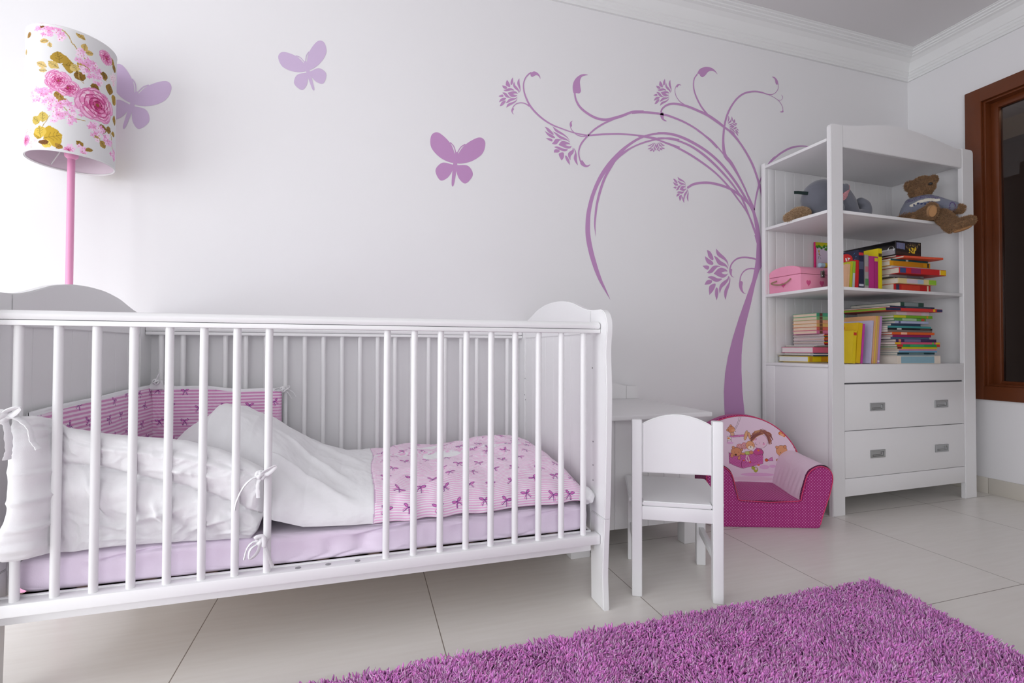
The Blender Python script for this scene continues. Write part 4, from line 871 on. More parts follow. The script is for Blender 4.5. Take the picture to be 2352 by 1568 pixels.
E(1085, 480, 26, 40, BR, .4); E(1100, 545, 22, 18, (226, 120, 100)); E(560, 880, 250, 26, (236, 200, 222), ink=False)
YY2 = sh_y(ZZ2)-.003-.004*np.sin(PI*np.clip((ZZ2-.1)/(ztop-.1+1e-6), 0, 1))*np.sin(PI*np.clip((XX-(AC-RB))/(2*RB), 0, 1))
meobj('back_cover', gridmesh('back_cover', XX, YY2, ZZ2, col=Pn.out()), M_arm_attr, arm, ang=180)
tube_pts = [(AC+(RB-.003)*math.cos(a), sh_y(zc+(RB-.003)*math.sin(a))-.001, zc+(RB-.003)*math.sin(a)) for a in np.linspace(.15, PI-.15, 60)]
obj('piping', tube(NB(), tube_pts, .0024, 8), M_pipe, arm, ang=60)
fp = [(x-.0028-(.002 if z < .12 else 0), z-.0015) for x, z in outer_r if z > .012]; inner = [(-.0795, .117), (-.092, .1125), (AC, .1065)]
full = fp[:-1] + inner; full = full + [(2*AC-x, z) for x, z in full[::-1][1:]]
obj('piping', tube(NB(), [(x, .0002, z) for x, z in full], .0019, 8), M_pipe, arm, ang=60)

# ================================================================== bookcase
bc = fthing('bookcase', 'tall white open bookcase with arched crown, crowded shelves and two drawers below', 'bookcase', BOOK)
BW, BD = .978, .395
def bo(name, bm, parent=bc, m=M_white2, **k): return obj(name, bm, m, parent, **k)
def postshape(x0, x1, left):
    r = .018; z1 = 1.776; arc = [(r*math.sin(t), r*math.cos(t)) for t in np.linspace(0, PI/2, 7)]
    if left: return [(x0, 0), (x1, 0), (x1, z1)] + [(x0+r-a, z1-r+b) for a, b in arc]
    return [(x0, 0), (x1, 0)] + [(x1-r+a, z1-r+b) for a, b in arc[::-1]] + [(x0, z1)]
bo('post', prism(NB(), postshape(0, .075, True), 1, 0, .021, .0025))
bo('post', prism(NB(), postshape(.893, BW, False), 1, 0, .021, .0025))
bo('post', box(NB(), 0, .022, .372, BD, 0, 1.728, .002)); bo('post', box(NB(), .956, BW, .372, BD, 0, 1.728, .002))
crown = [(.0758, 1.676), (.8922, 1.676)] + [tuple(p) for p in crom([(.8922, 1.771), (.847, 1.7725), (.754, 1.787), (.633, 1.806), (.504, 1.819), (.385, 1.818), (.291, 1.808), (.216, 1.795), (.147, 1.783), (.0758, 1.777)], 5)]
bo('crown_board', prism(NB(), crown, 1, .0015, .0195, .002))
bo('top_shelf', box(NB(), .001, BW-.02, .0212, .372, 1.700, 1.714, .0015))
for z in (1.386, 1.036): bo('shelf', box(NB(), .001, BW-.04, .004 if 0 else .0212, .3715, z-.0145, z, .0015))
for z in (1.386, 1.036): bo('shelf_front', box(NB(), .0752, .8928, .004, .0214, z-.0145, z, .0015))
bo('side_panel', box(NB(), .938, .956, .021, BD-.001, .10, 1.70, .001))
bm = NB(); w = (.956-.072)/14
for i in range(14): box(bm, .072+i*w+.0008, .072+(i+1)*w-.0008, .371, .378, .09, 1.70, .0012, 1)
box(bm, .022, .0712, .371, .378, .09, 1.70, .001); box(bm, .022, .956, .3735, .380, .09, 1.70, 0)
bo('back_panel', bm)
# base cabinet
bo('counter', box(NB(), .0005, BW-.002, .0212, .372, .666, .681, .0015))
bo('front_rail', box(NB(), .0758, .8922, .002, .020, .597, .681, .0015))
bo('apron', box(NB(), .0758, .8922, .002, .020, .082, .1615, .0015))
bo('cabinet_side', box(NB(), .004, .016, .020, .335, .090, .6655, .001)); bo('cabinet_stile', box(NB(), .001, .020, .3175, .3725, .085, .6655, .0015))
bo('bottom_panel', box(NB(), .017, .938, .022, .37, .09, .104, 0))
for z0, z1 in ((.3795, .5895), (.1635, .3765)):
    d = bo('drawer', box(NB(), .0775, .8905, .0025, .0195, z0, z1, .0015))
    for hx in (.234, .673):
        zc2 = z0+.103 if z0 > .3 else z0+.101; h = obj('handle', NB(), M_metal, d); bm = NB(); x1 = hx+.094; z_0, z_1 = zc2-.0185, zc2+.0185
        for q in ((hx, x1, z_1-.008, z_1), (hx, x1, z_0, z_0+.008), (hx, hx+.011, z_0+.006, z_1-.006), (x1-.011, x1, z_0+.006, z_1-.006)): box(bm, q[0], q[1], -.0015, .004, q[2], q[3], .0006, 1)
        box(bm, hx+.008, x1-.008, .0022, .004, z_0+.005, z_1-.005, 0); box(bm, hx+.018, hx+.018+.056, -.0008, .0024, z_0+.010, z_0+.0145, .0006, 1); box(bm, x1-.022, x1-.014, -.0008, .0024, z_0+.010, z_1-.010, .0006, 1)
        bm.to_mesh(h.data); bm.free()
bo('drawer_gap_shade', box(NB(), .0765, .8915, .012, .018, .165, .596, 0), m=M_dark, label='dark sheet painting the shade in the gaps round the drawers')  # dark sheet behind the joints, painted shade between the drawers

# ================================================================== soft toys and boxes on the bookcase
def bobj(o): o.location = (BOOK.x, BOOK.y, 0); o.rotation_euler = (0, 0, BOOK.a); return o
def organic(name, shapes, m, parent, voxel=.004, smooth_it=6, mats=None):
    """ellipsoids / tapered chains fused into one continuous skin with a voxel remesh"""
    bm = NB()
    for s in shapes:
        if s[0] == 'e': ell(bm, s[1], s[2], s[3] if len(s) > 3 else (0, 0, 0), 28)
        else:
            P_ = crom(s[1], 8)
            for q in P_: ell(bm, tuple(q[:3]), (q[3],)*3, n=16)
    me = bpy.data.meshes.new(name); bm.to_mesh(me); bm.free(); o = bpy.data.objects.new(name, me); COL.objects.link(o)
    r = o.modifiers.new('r', 'REMESH'); r.mode = 'VOXEL'; r.voxel_size = voxel; s_ = o.modifiers.new('s', 'SMOOTH'); s_.iterations = smooth_it; s_.factor = .6
    dg = bpy.context.evaluated_depsgraph_get(); me2 = bpy.data.meshes.new_from_object(o.evaluated_get(dg)); bpy.data.objects.remove(o)
    me2.name = name; me2.materials.clear(); return meobj(name, me2, m, parent, ang=180)
def fur(o, n, L, w, seed, mcol, droop=.3, spread=.7, mask=None, curl=.5):
    """strands grown from the skin, joined into the same mesh"""
    me = o.data; r = np.random.default_rng(seed); nv = len(me.vertices); co = np.empty(nv*3, np.float32); me.vertices.foreach_get('co', co); co = co.reshape(-1, 3)
    no = np.empty(nv*3, np.float32); me.vertices.foreach_get('normal', no); no = no.reshape(-1, 3)
    idx = r.integers(0, nv, n)
    if mask is not None: idx = idx[mask(co[idx])]
    n = len(idx); b = co[idx]+r.normal(0, .0015, (n, 3)); d = no[idx]+r.normal(0, spread*.5, (n, 3)); d[:, 2] -= droop; d /= np.linalg.norm(d, axis=1)[:, None]
    side = np.cross(d, r.normal(0, 1, (n, 3))); side /= np.linalg.norm(side, axis=1)[:, None]; l = L*r.uniform(.6, 1.2, n)[:, None]; cu = np.cross(d, side)*curl*l
    V = np.concatenate([b-side*w, b+side*w, b+d*l*.55+cu*.3+side*w*.8, b+d*l*.55+cu*.3-side*w*.8, b+d*l+cu], 0); a = np.arange(n)
    me2 = bpy.data.meshes.new('fur'); F = [tuple(x) for x in np.stack([a, a+n, a+2*n, a+3*n], 1)] + [tuple(x) for x in np.stack([a+3*n, a+2*n, a+4*n], 1)]
    me2.from_pydata(V.tolist(), [], F); bm = NB(); bm.from_mesh(me); bm.from_mesh(me2); bm.to_mesh(me); bm.free(); bpy.data.meshes.remove(me2)
    me.polygons.foreach_set('use_smooth', [True]*len(me.polygons))
M_fur = mat('brown_plush', sr(160, 124, 90), .85, .2, noise=.5, nscale=120, sheen=.15); M_tan = mat('tan_plush', sr(196, 166, 134), .9, .2, noise=.2, nscale=90)
M_pad = mat('foot_pad_felt', sr(170, 126, 84), .9); M_nose = mat('black_nose', (.01, .009, .012), .3)
BX, BY, BZ = .713, .075, 1.386
bear = thing('teddy_bear', 'brown teddy bear in a blue grey knitted jumper sitting on the top shelf', 'teddy bear')
bear.matrix_world = BOOK.M @ Matrix.Translation((BX, BY, BZ)) @ Matrix.Rotation(-.90, 4, 'Z')      # turned towards the middle of the room
M_knit = attr_mat('knitted_jumper', rough=.95, sheen=.3, bump=1.0, bscale=170)
organic_shapes = [('e', (.002, 0, .195), (.045, .047, .050), (0, .06, 0)), ('e', (.020, -.044, .182), (.026, .024, .021)), ('e', (-.046, .004, .214), (.019, .012, .022), (0, -.6, 0)), ('e', (-.050, .002, .200), (.014, .011, .014)), ('e', (.044, .004, .226), (.019, .012, .021), (0, .5, 0)), ('e', (-.014, -.016, .172), (.036, .036, .034)), ('e', (0, .008, .12), (.045, .042, .045)),
 ('e', (0, .01, .060), (.060, .055, .062)), ('c', [(-.045, 0, .11, .024), (-.068, -.02, .062, .026), (-.064, -.045, .032, .025), (-.040, -.07, .026, .022)]),
 ('c', [(.05, 0, .11, .024), (.088, -.012, .076, .023), (.118, -.02, .062, .021), (.140, -.024, .056, .019)]),
 ('c', [(-.012, -.02, .032, .030), (-.005, -.05, .034, .031), (.010, -.078, .040, .030)]), ('e', (.024, -.098, .046), (.026, .016, .040), (.0, .1, 0)),
 ('c', [(.036, -.02, .032, .030), (.068, -.055, .022, .031), (.088, -.085, -.010, .030), (.102, -.098, -.040, .028), (.128, -.102, -.036, .026), (.162, -.104, -.022, .020)])]
body = organic('body', organic_shapes, M_fur, bear, .004, 4)
fur(body, 60000, .0095, .0009, 5, None, droop=.45, spread=.55, mask=lambda c: ~((c[:, 2] > .050) & (c[:, 2] < .150) & (c[:, 1] > -.050) & (c[:, 0] < .095)) & ~((c[:, 2] < .075) & (c[:, 1] < -.108) & (c[:, 0] < .06)) & ~((c[:, 2] < -.058) & (c[:, 0] > .1)), curl=.3)
obj('nose', ell(NB(), (.026, -.068, .188), (.0095, .007, .0078)), M_nose, bear, ang=180)
for x in (.002, .043): obj('eye', ell(NB(), (x, -.0435, .206), (.0034, .003, .0034)), M_nose, bear, ang=180)
obj('foot_pad', ell(NB(), (.028, -.1145, .040), (.016, .005, .028), (0, .1, 0)), M_pad, bear, ang=180)
obj('foot_pad', ell(NB(), (.136, -.104, -.060), (.036, .018, .009), (0, -.32, .0)), M_pad, bear, ang=180)
knit = organic('jumper', [('e', (.004, .008, .080), (.062, .062, .060)), ('e', (.004, .0, .128), (.056, .050, .026)), ('c', [(-.040, .002, .116, .032), (-.058, -.018, .070, .034), (-.062, -.034, .038, .033)]),
   ('c', [(.045, .002, .114, .031), (.084, -.010, .084, .033), (.114, -.018, .068, .031)])], M_knit, bear, .0035, 6)
me = knit.data; co = np.array([v.co[:] for v in me.vertices]); lx, lz = co[:, 0], co[:, 2]
Pk = Paint(lx, lz, sr(118, 121, 136))
for i in range(26):
    for z, ph in ((.140, 0), (.132, 1)): Pk.ell(-.075+i*.0065+ph*.0032, z-abs(-.075+i*.0065)*.16, .0024, .0024, 0, sr(76, 50, 110))
Pk.stroke([(-.045, .098), (-.015, .112), (.025, .116), (.060, .112)], .014, sr(222, 216, 202))
for i in range(7): Pk.ell(-.034+i*.014, .100+.005*math.sin(i*1.7), .0045, .0055, 0, sr(48, 58, 100))
Pk.ell(.04, .092, .008, .003, 0, sr(200, 120, 80))
for i in range(26): a = i*.24; Pk.ell(-.072+.024*math.cos(a), .032+.016*math.sin(a), .0022, .0022, 0, sr(76, 50, 110)); Pk.ell(.110+.010*math.cos(a), .064+.026*math.sin(a), .0022, .0022, 0, sr(76, 50, 110))
A_ = me.color_attributes.new(name='Col', type='FLOAT_COLOR', domain='POINT'); cc = np.ones((len(co), 4), np.float32); cc[:, :3] = Pk.c; A_.data.foreach_set('color', cc.ravel())

# grey plush elephant lying behind the left post
M_grey = mat('grey_velour', sr(112, 114, 124), .85, .2, sheen=.4, bump=.3, bscale=200)
el = bobj(thing('plush_elephant', 'dark grey plush elephant with curled trunk on the top shelf', 'soft toy'))
organic('body', [('e', (.155, .175, 1.49), (.098, .085, .100)), ('e', (.17, .175, 1.44), (.09, .085, .053)), ('c', [(.24, .165, 1.52, .06), (.29, .16, 1.478, .052), (.325, .155, 1.440, .038)]), ('c', [(.325, .15, 1.424, .034), (.370, .145, 1.421, .033), (.408, .145, 1.438, .031), (.408, .145, 1.476, .027), (.378, .145, 1.494, .022)])], M_grey, el, .004, 8)
obj('ear', ell(NB(), (.224, .120, 1.515), (.030, .014, .050), (.2, .5, 0)), M_grey, el, ang=180)
M_rw = attr_mat('red_white_gingham', rough=.9); U, V = np.meshgrid(np.linspace(0, 2*PI, 60), np.linspace(0, 1, 40), indexing='ij')
ch_ = ((np.floor(V*np.cos(U)*9)+np.floor(V*np.sin(U)*14)) % 2)[..., None]
obj_ = gridmesh('ear_lining', .235+.021*V*np.cos(U)+.018*V*np.sin(U), .110-.006*(1-V**2)+0*U, 1.516+.040*V*np.sin(U), col=np.array(sr(190, 40, 60))*(1-ch_)+np.array(sr(230, 200, 205))*ch_)
meobj('ear_lining', obj_, M_rw, el, ang=180, label='red and white checked ear lining')
obj('tag', prism(NB(), [(-.026, 1.500), (-.026, 1.515), (.0, 1.518), (.066, 1.520), (.066, 1.504), (0, 1.502)], 1, .168, .171, .001), mat('black_satin_ribbon', (.012, .03, .028), .4), el, label='black satin ribbon tag')
# tan fluffy toy, only its back shows beside the elephant
tan = bobj(thing('fluffy_toy', 'small tan fluffy soft toy half hidden beside the grey elephant', 'soft toy'))
tb = organic('body', [('e', (.038, .198, 1.414), (.040, .046, .028)), ('e', (.018, .222, 1.405), (.030, .035, .020))], M_tan, tan, .004, 3); fur(tb, 12000, .009, .0009, 9, None, spread=.6)
obj('label_tag', box(NB(), .040, .062, .150, .152, 1.3865, 1.401, .0005), mat('white_satin', (.85, .85, .86), .4), tan)

# pink wooden treasure box
M_pinkwood = mat('pink_painted_wood', sr(244, 160, 190), .5, .4, noise=.08, nscale=12); M_heart = mat('rose_paint', sr(224, 92, 150), .5); M_rope = mat('jute_rope', sr(158, 130, 106), .9, noise=.3, nscale=200)
pb = bobj(thing('treasure_box', 'pink wooden box with arched lid, rope handle and painted hearts on the middle shelf', 'box'))
bx0, bx1, by0, by1, bz = .0245, .30, .180, .369, 1.036
obj('box_body', box(NB(), bx0, bx1, by0, by1, bz, bz+.083, .002), M_pinkwood, pb)
yc_ = (by0+by1)/2; lid = [(by0, bz+.0845), (by1, bz+.0845), (by1, bz+.102)] + [(yc_+(by1-by0)/2*math.cos(a), bz+.102+.030*math.sin(a)) for a in np.linspace(.1, PI-.1, 20)] + [(by0, bz+.102)]
obj('lid', prism(NB(), lid, 0, bx0-.001, bx1+.001, .002), M_pinkwood, pb)
def heart(s): return [(s*.0165*math.sin(t)**3*.062*16, s*(13*math.cos(t)-5*math.cos(2*t)-2*math.cos(3*t)-math.cos(4*t))/16) for t in np.linspace(0, 2*PI, 30)[:-1]]
def hrt(s): return [(s*math.sin(t)**3, s*(13*math.cos(t)-5*math.cos(2*t)-2*math.cos(3*t)-math.cos(4*t))/15) for t in np.linspace(0, 2*PI, 30)[:-1]]
for hx in (.074, .160, .25): obj('heart', prism(NB(), [(hx+x*1.1, bz+.040+z*1.2) for x, z in hrt(.013)], 1, by0-.0008, by0, 0), M_heart, pb)
obj('heart', prism(NB(), [(yc_+.006-x, bz+.040+z) for x, z in hrt(.014)], 0, bx0-.0008, bx0, 0), M_heart, pb)
bm = NB(); pts = crom([(bx0-.002, by1-.050, bz+.064), (bx0-.018, by1-.030, bz+.052), (bx0-.020, yc_+.02, bz+.040), (bx0-.018, yc_-.02, bz+.044), (bx0-.002, by0+.055, bz+.066)], 14)
tube(bm, pts, .0034, 10); obj('rope_handle', bm, M_rope, pb)
bm = NB(); box(bm, .150, .172, by0-.006, by0-.0005, bz+.070, bz+.102, .001); lathe(bm, [(.006, -.002), (.006, .003)], (0, 0, 0), 12, M=Matrix.Translation((.161, by0-.006, bz+.078)) @ Matrix.Rotation(PI/2, 4, 'X')); tube(bm, [(.155, by0-.008, bz+.098), (.161, by0-.010, bz+.106), (.167, by0-.008, bz+.098)], .0018, 6)
obj('latch', bm, M_metal, pb)
# notepad card standing behind the box, and a little bottle on the box
NX0 = BOOK.on(1, 1873, 580, .352).x
cd_ = bobj(thing('notepad', 'white notepad with pink edge and green leaf header standing behind the pink box', 'notepad'))
U, V = np.meshgrid(np.linspace(0, 1, 120), np.linspace(0, 1, 220), indexing='ij'); Pq = Paint(U*.15, V*.27, sr(232, 214, 236))
Pq.poly([(0, 0), (.006, 0), (.006, .27), (0, .27)], sr(216, 30, 110)); Pq.poly([(0, .252), (.15, .245), (.15, .27), (0, .27)], sr(214, 206, 40))
rd = random.Random(4)
for x, y in ((.012, .246), (.026, .25), (.04, .243), (.06, .25), (.075, .238), (.085, .252), (.095, .24), (.11, .246)): Pq.ell(x, y, .012, .006, rd.uniform(-.6, .6), sr(88, 160, 48)); Pq.ell(x+.003, y-.004, .006, .004, rd.uniform(-1, 1), sr(50, 120, 40))
Pq.stroke([(.022, .222), (.030, .205)], .004, sr(216, 170, 40)); Pq.ell(.024, .225, .005, .006, 0, sr(220, 180, 60)); Pq.stroke([(.016, .212), (.036, .204)], .0018, sr(50, 50, 60)); Pq.stroke([(.024, .2), (.020, .186)], .0018, sr(50, 50, 60)); Pq.stroke([(.03, .2), (.038, .186)], .0018, sr(50, 50, 60))
for z in (.17, .16, .12, .11): Pq.stroke([(.045, z), (.14, z)], .0022, sr(222, 170, 200))
obj('pad', box(NB(), NX0-.001, NX0+.151, .352, .362, 1.037, 1.332, .001), mat('card_edge', sr(222, 40, 120), .5), cd_)
meobj('sheet', gridmesh('sheet', NX0+U*.15, .3515+0*U, 1.0375+V*.294, col=Pq.out()), attr_mat('printed_card', rough=.5, sheen=0, bump=0), cd_, ang=180)
bt = bobj(thing('small_bottle', 'little pale blue bottle with lime cap lying on the pink box', 'bottle'))
RX = Matrix.Translation((.262, .245, bz+.1325+.0135)) @ Matrix.Rotation(PI/2, 4, 'Y')
obj('bottle_body', lathe(NB(), [(.002, -.040), (.011, -.038), (.0125, -.030), (.0125, .030), (.009, .040)], n=20, M=RX), mat('pale_blue_plastic', sr(176, 206, 224), .35), bt)
obj('cap', lathe(NB(), [(.0085, .040), (.0085, .058), (.006, .061)], n=16, M=RX), mat('lime_plastic', sr(166, 204, 50), .35), bt)
obj('band', lathe(NB(), [(.0127, -.012), (.0127, .006)], n=20, M=RX), mat('yellow_label', sr(228, 196, 60), .5), bt)

# ================================================================== books
def book(x, y, z, w, d, t, yaw, col, label, soft=False, standing=False, group=None, band=None, bandcol=None, lean=0, pages=None, tilt=0):
    """lying: w = spine length (x), d = depth, t = thickness. standing: t = thickness (x), w = height."""
    ct = .0007 if soft else .0018; m = cmat(sr(*col)); o = thing('book', label, 'book', group=group)
    inset = .0005 if soft else .003; bm = NB()
    box(bm, 0, w, 0, d, 0, ct, .0003, 1); box(bm, 0, w, 0, d, t-ct, t, .0003, 1); box(bm, 0, w, 0, ct*1.2, 0, t, min(.0008, t*.2), 1)
    obj('cover', bm, m, o); obj('pages', box(NB(), inset, w-inset, ct*1.1, d-inset, ct*.9, t-ct*.9, 0), pages or M_pages, o, smooth=False)
    if band:
        for (a, b, c) in band: obj('spine_label', box(NB(), w*a, w*b, -.0004, .0004, t*.08, t*.92, 0), cmat(sr(*c)), o, smooth=False)
    if standing: z += abs(math.sin(lean))*t+.0002; M = Matrix.Translation((x, y, z)) @ Matrix.Rotation(yaw, 4, 'Z') @ Matrix.Rotation(lean, 4, 'Y') @ Matrix.Rotation(-PI/2, 4, 'Y')
    else: M = Matrix.Translation((x, y, z)) @ Matrix.Rotation(yaw, 4, 'Z') @ Matrix.Rotation(tilt, 4, 'Y')
    o.matrix_world = BOOK.M @ M; return o
def bkx(cx, y, cyv=500): return BOOK.on(1, 1740+cx*.2126, 530+cyv*.2126, y).x
def stack(base, items, group, scale, dflt_y=.03, dd=.2):
    """items bottom-up: (thickness_px, x0_px, x1_px, colour, label, opts)"""
    z = base; 
    for it in items:
        tp, a, b, c, lab = it[:5]; o = dict(it[5]) if len(it) > 5 else {}; y = o.pop('y', dflt_y); d = o.pop('d', dd); yaw = o.pop('yaw', 0); t = tp*scale
        x0, x1 = bkx(a, y), bkx(b, y); book(x0, y, z, x1-x0, d, t-.0002, yaw, c, lab, group=group, **o); z += t
    return z
GA = 'books lying in the right stack on the middle shelf'
sA = .00048
stack(1.0362, [
 (70, 1472, 1868, (196, 40, 42), 'thick red book at the very bottom of the middle shelf stack', dict(band=[(.06, .14, (60, 66, 90)), (.2, .7, (214, 70, 50)), (.9, .94, (236, 220, 190))])),
 (54, 1520, 1936, (228, 206, 150), 'cream book with a lime green end above the bottom red book', dict(yaw=.01, band=[(.22, .5, (214, 196, 206)), (.5, .66, (176, 196, 214)), (.8, 1, (150, 200, 60))], y=.012)),
 (18, 1485, 1800, (36, 46, 80), 'thin navy book in the lower part of the middle shelf stack', dict(y=.05, soft=True)),
 (26, 1425, 1795, (150, 148, 150), 'thin grey book just under the red book with a yellow end', dict(y=.045, band=[(.5, .9, (120, 118, 124))])),
 (60, 1530, 2020, (206, 44, 46), 'red book with a yellow end sticking out furthest to the right', dict(y=.004, yaw=-.02, band=[(.02, .14, (60, 80, 130)), (.25, .45, (150, 50, 100)), (.86, .875, (240, 230, 200)), (.876, 1, (236, 190, 30))])),
 (22, 1450, 1860, (196, 192, 196), 'thin pale grey book above the red book with the yellow end', dict(y=.03, soft=True, band=[(.3, .6, (226, 160, 180))])),
 (52, 1432, 1868, (222, 160, 30), 'orange yellow hardback in the upper half of the middle shelf stack', dict(y=.03, band=[(.08, .82, (208, 140, 24)), (.92, .96, (60, 50, 40))])),
 (22, 1440, 1842, (20, 86, 92), 'dark teal thin book above the orange yellow hardback', dict(y=.035, soft=True, band=[(.4, .46, (200, 210, 200))])),
 (22, 1582, 1966, (226, 92, 62), 'thin orange book skewed to the right near the stack top', dict(y=.0, yaw=-.07)),
 (14, 1500, 1858, (206, 40, 60), 'thin red book directly under the dark ring binder', dict(y=.03, soft=True))], GA, sA)
zt_ = 1.0362+360*sA
rb = thing('ring_binder', 'dark ring binder with a picture spine on top of the middle shelf stack', 'ring binder', group=None)
bm = NB(); w, d, t = .172, .27, .068
box(bm, 0, w, 0, d, 0, .003, .001); box(bm, 0, w, 0, d, t-.003, t, .001); box(bm, 0, w, 0, .004, 0, t, .0015); obj('cover', bm, cmat(sr(38, 36, 40)), rb)
obj('pages', box(NB(), .004, w-.006, .006, d-.02, .0032, .026, 0), cmat(sr(170, 166, 174)), rb, smooth=False)
bm = NB(); tube(bm, [(-.0005+.001, .022+.014*math.cos(a), .028+.016*math.sin(a)) for a in np.linspace(-.4, PI+.4, 14)], .0016, 6); obj('ring', bm, M_metal, rb)
U, V = np.meshgrid(np.linspace(0, 1, 150), np.linspace(0, 1, 50), indexing='ij'); Pq = Paint(U*3, V, sr(44, 34, 32)); rd = random.Random(8)
Pq.poly([(.05, .45), (1.05, .40), (1.05, .85), (.05, .9)], sr(96, 104, 140))
for i in range(40): x = rd.uniform(.1, 1.0); Pq.stroke([(x, .45), (x+.05, .85)], .02, sr(*rd.choice([(70, 76, 110), (130, 136, 170), (150, 140, 160)])))
for i in range(30): Pq.ell(rd.uniform(1.1, 2.9), rd.uniform(.35, .95), .12, .05, rd.uniform(0, 3), sr(*rd.choice([(110, 90, 60), (60, 44, 40), (140, 120, 80), (80, 64, 70), (30, 26, 30)])))
for i in range(14): Pq.ell(1.9+rd.uniform(-.35, .45), rd.uniform(.08, .6), .12, .06, rd.uniform(0, 3), sr(*rd.choice([(222, 180, 40), (200, 150, 30), (236, 200, 60)])))
Pq.poly([(0, 0), (3, 0), (3, .1), (0, .28)], sr(66, 46, 40)); Pq.poly([(0, .93), (3, .93), (3, 1), (0, 1)], sr(30, 30, 36))
meobj('spine_picture', gridmesh('spine_picture', .002+U*(w-.004), -.0004+0*U, .001+V*(t-.002), col=Pq.out()), attr_mat('printed_spine', rough=.35, sheen=0, bump=0), rb)
rb.matrix_world = BOOK.M @ Matrix.Translation((bkx(1500, .02), .022, zt_)) @ Matrix.Rotation(-.02, 4, 'Z') @ Matrix.Rotation(.0, 4, 'Y')
# standing books on the middle shelf, spine towards the room
GS = 'books standing in the middle of the middle shelf'
def stand(cx0, cx1, ytop, base, col, label, y=.05, d=.2, lean=0, px=.000455, ybot=615, **k):
    x0, x1 = bkx(cx0, y), bkx(cx1, y); return book(x1, y, base, (ybot-ytop)*px, d, max(.002, x1-x0), 0, col, label, standing=True, lean=lean, **k)
stand(1306, 1346, 190, 1.0362, (226, 206, 20), 'tall yellow book standing against the middle shelf stack', y=.034, d=.20, ybot=625, group=GS, band=[(.80, .88, (90, 70, 30))])
stand(1262, 1302, 268, 1.0362, (176, 44, 120), 'magenta book standing beside the tall yellow book', y=.034, d=.16, group=GS, soft=False, band=[(.85, .95, (214, 190, 60))])
stand(1206, 1258, 268, 1.0362, (190, 52, 132), 'brighter magenta book standing beside the grey patterned book', y=.034, d=.16, group=GS)
stand(1160, 1200, 258, 1.0362, (168, 160, 158), 'grey patterned book standing between navy and magenta books', y=.034, d=.16, group=GS, band=[(.1, .3, (90, 140, 90)), (.5, .66, (190, 120, 130))])
nvy = stand(1092, 1150, 212, 1.0362, (36, 40, 66), 'big navy hardback standing beside the grey patterned book', y=.034, d=.125, group=GS, band=[(.06, .12, (200, 200, 210)), (.5, .7, (80, 86, 110)), (.86, .93, (206, 50, 60))])
stand(1050, 1088, 325, 1.0362, (206, 36, 40), 'small red book leaning left of the navy hardback', y=.034, d=.10, lean=.06, group=GS)
stand(1020, 1048, 338, 1.0362, (150, 200, 60), 'small lime green book standing left of the small red book', y=.034, d=.10, lean=.07, group=GS, band=[(.0, .55, (190, 196, 200))])
stand(992, 1016, 348, 1.0362, (206, 200, 40), 'small yellow green book left of the lime green book', y=.034, d=.10, lean=.08, group=GS)
stand(962, 988, 372, 1.0362, (236, 190, 150), 'small peach book, leftmost standing on the middle shelf', y=.034, d=.09, lean=.09, group=GS)
def cover_mark(o, t, polys, col, name='cover_letter', lift=.0006):
    for p in polys:
        bm = NB(); prism(bm, p, 2, t, t+lift, 0); obj(name, bm, cmat(sr(*col)), o, smooth=False)
w = (615-212)*.000455; t = bkx(1150, .034)-bkx(1092, .034)
cover_mark(nvy, t, [[(w-.040+.030*math.cos(q), .066+.038*math.sin(q)) for q in np.linspace(0, 2*PI, 28)[:-1]]], (214, 36, 34), 'cover_picture')
cover_mark(nvy, t, [[(w-.056, .050), (w-.030, .058), (w-.030, .064), (w-.056, .058)], [(w-.034, .038), (w-.028, .054), (w-.046, .046), (w-.038, .045)]], (240, 236, 236), 'cover_letter', .0010)
cover_mark(nvy, t, [[(w-.02, .022), (w-.012, .016), (w-.014, .020)], [(w-.034, .014), (w-.030, .008), (w-.030, .014)], [(w-.046, .020), (w-.040, .012), (w-.043, .019)]], (90, 150, 200), 'cover_picture', .0008)
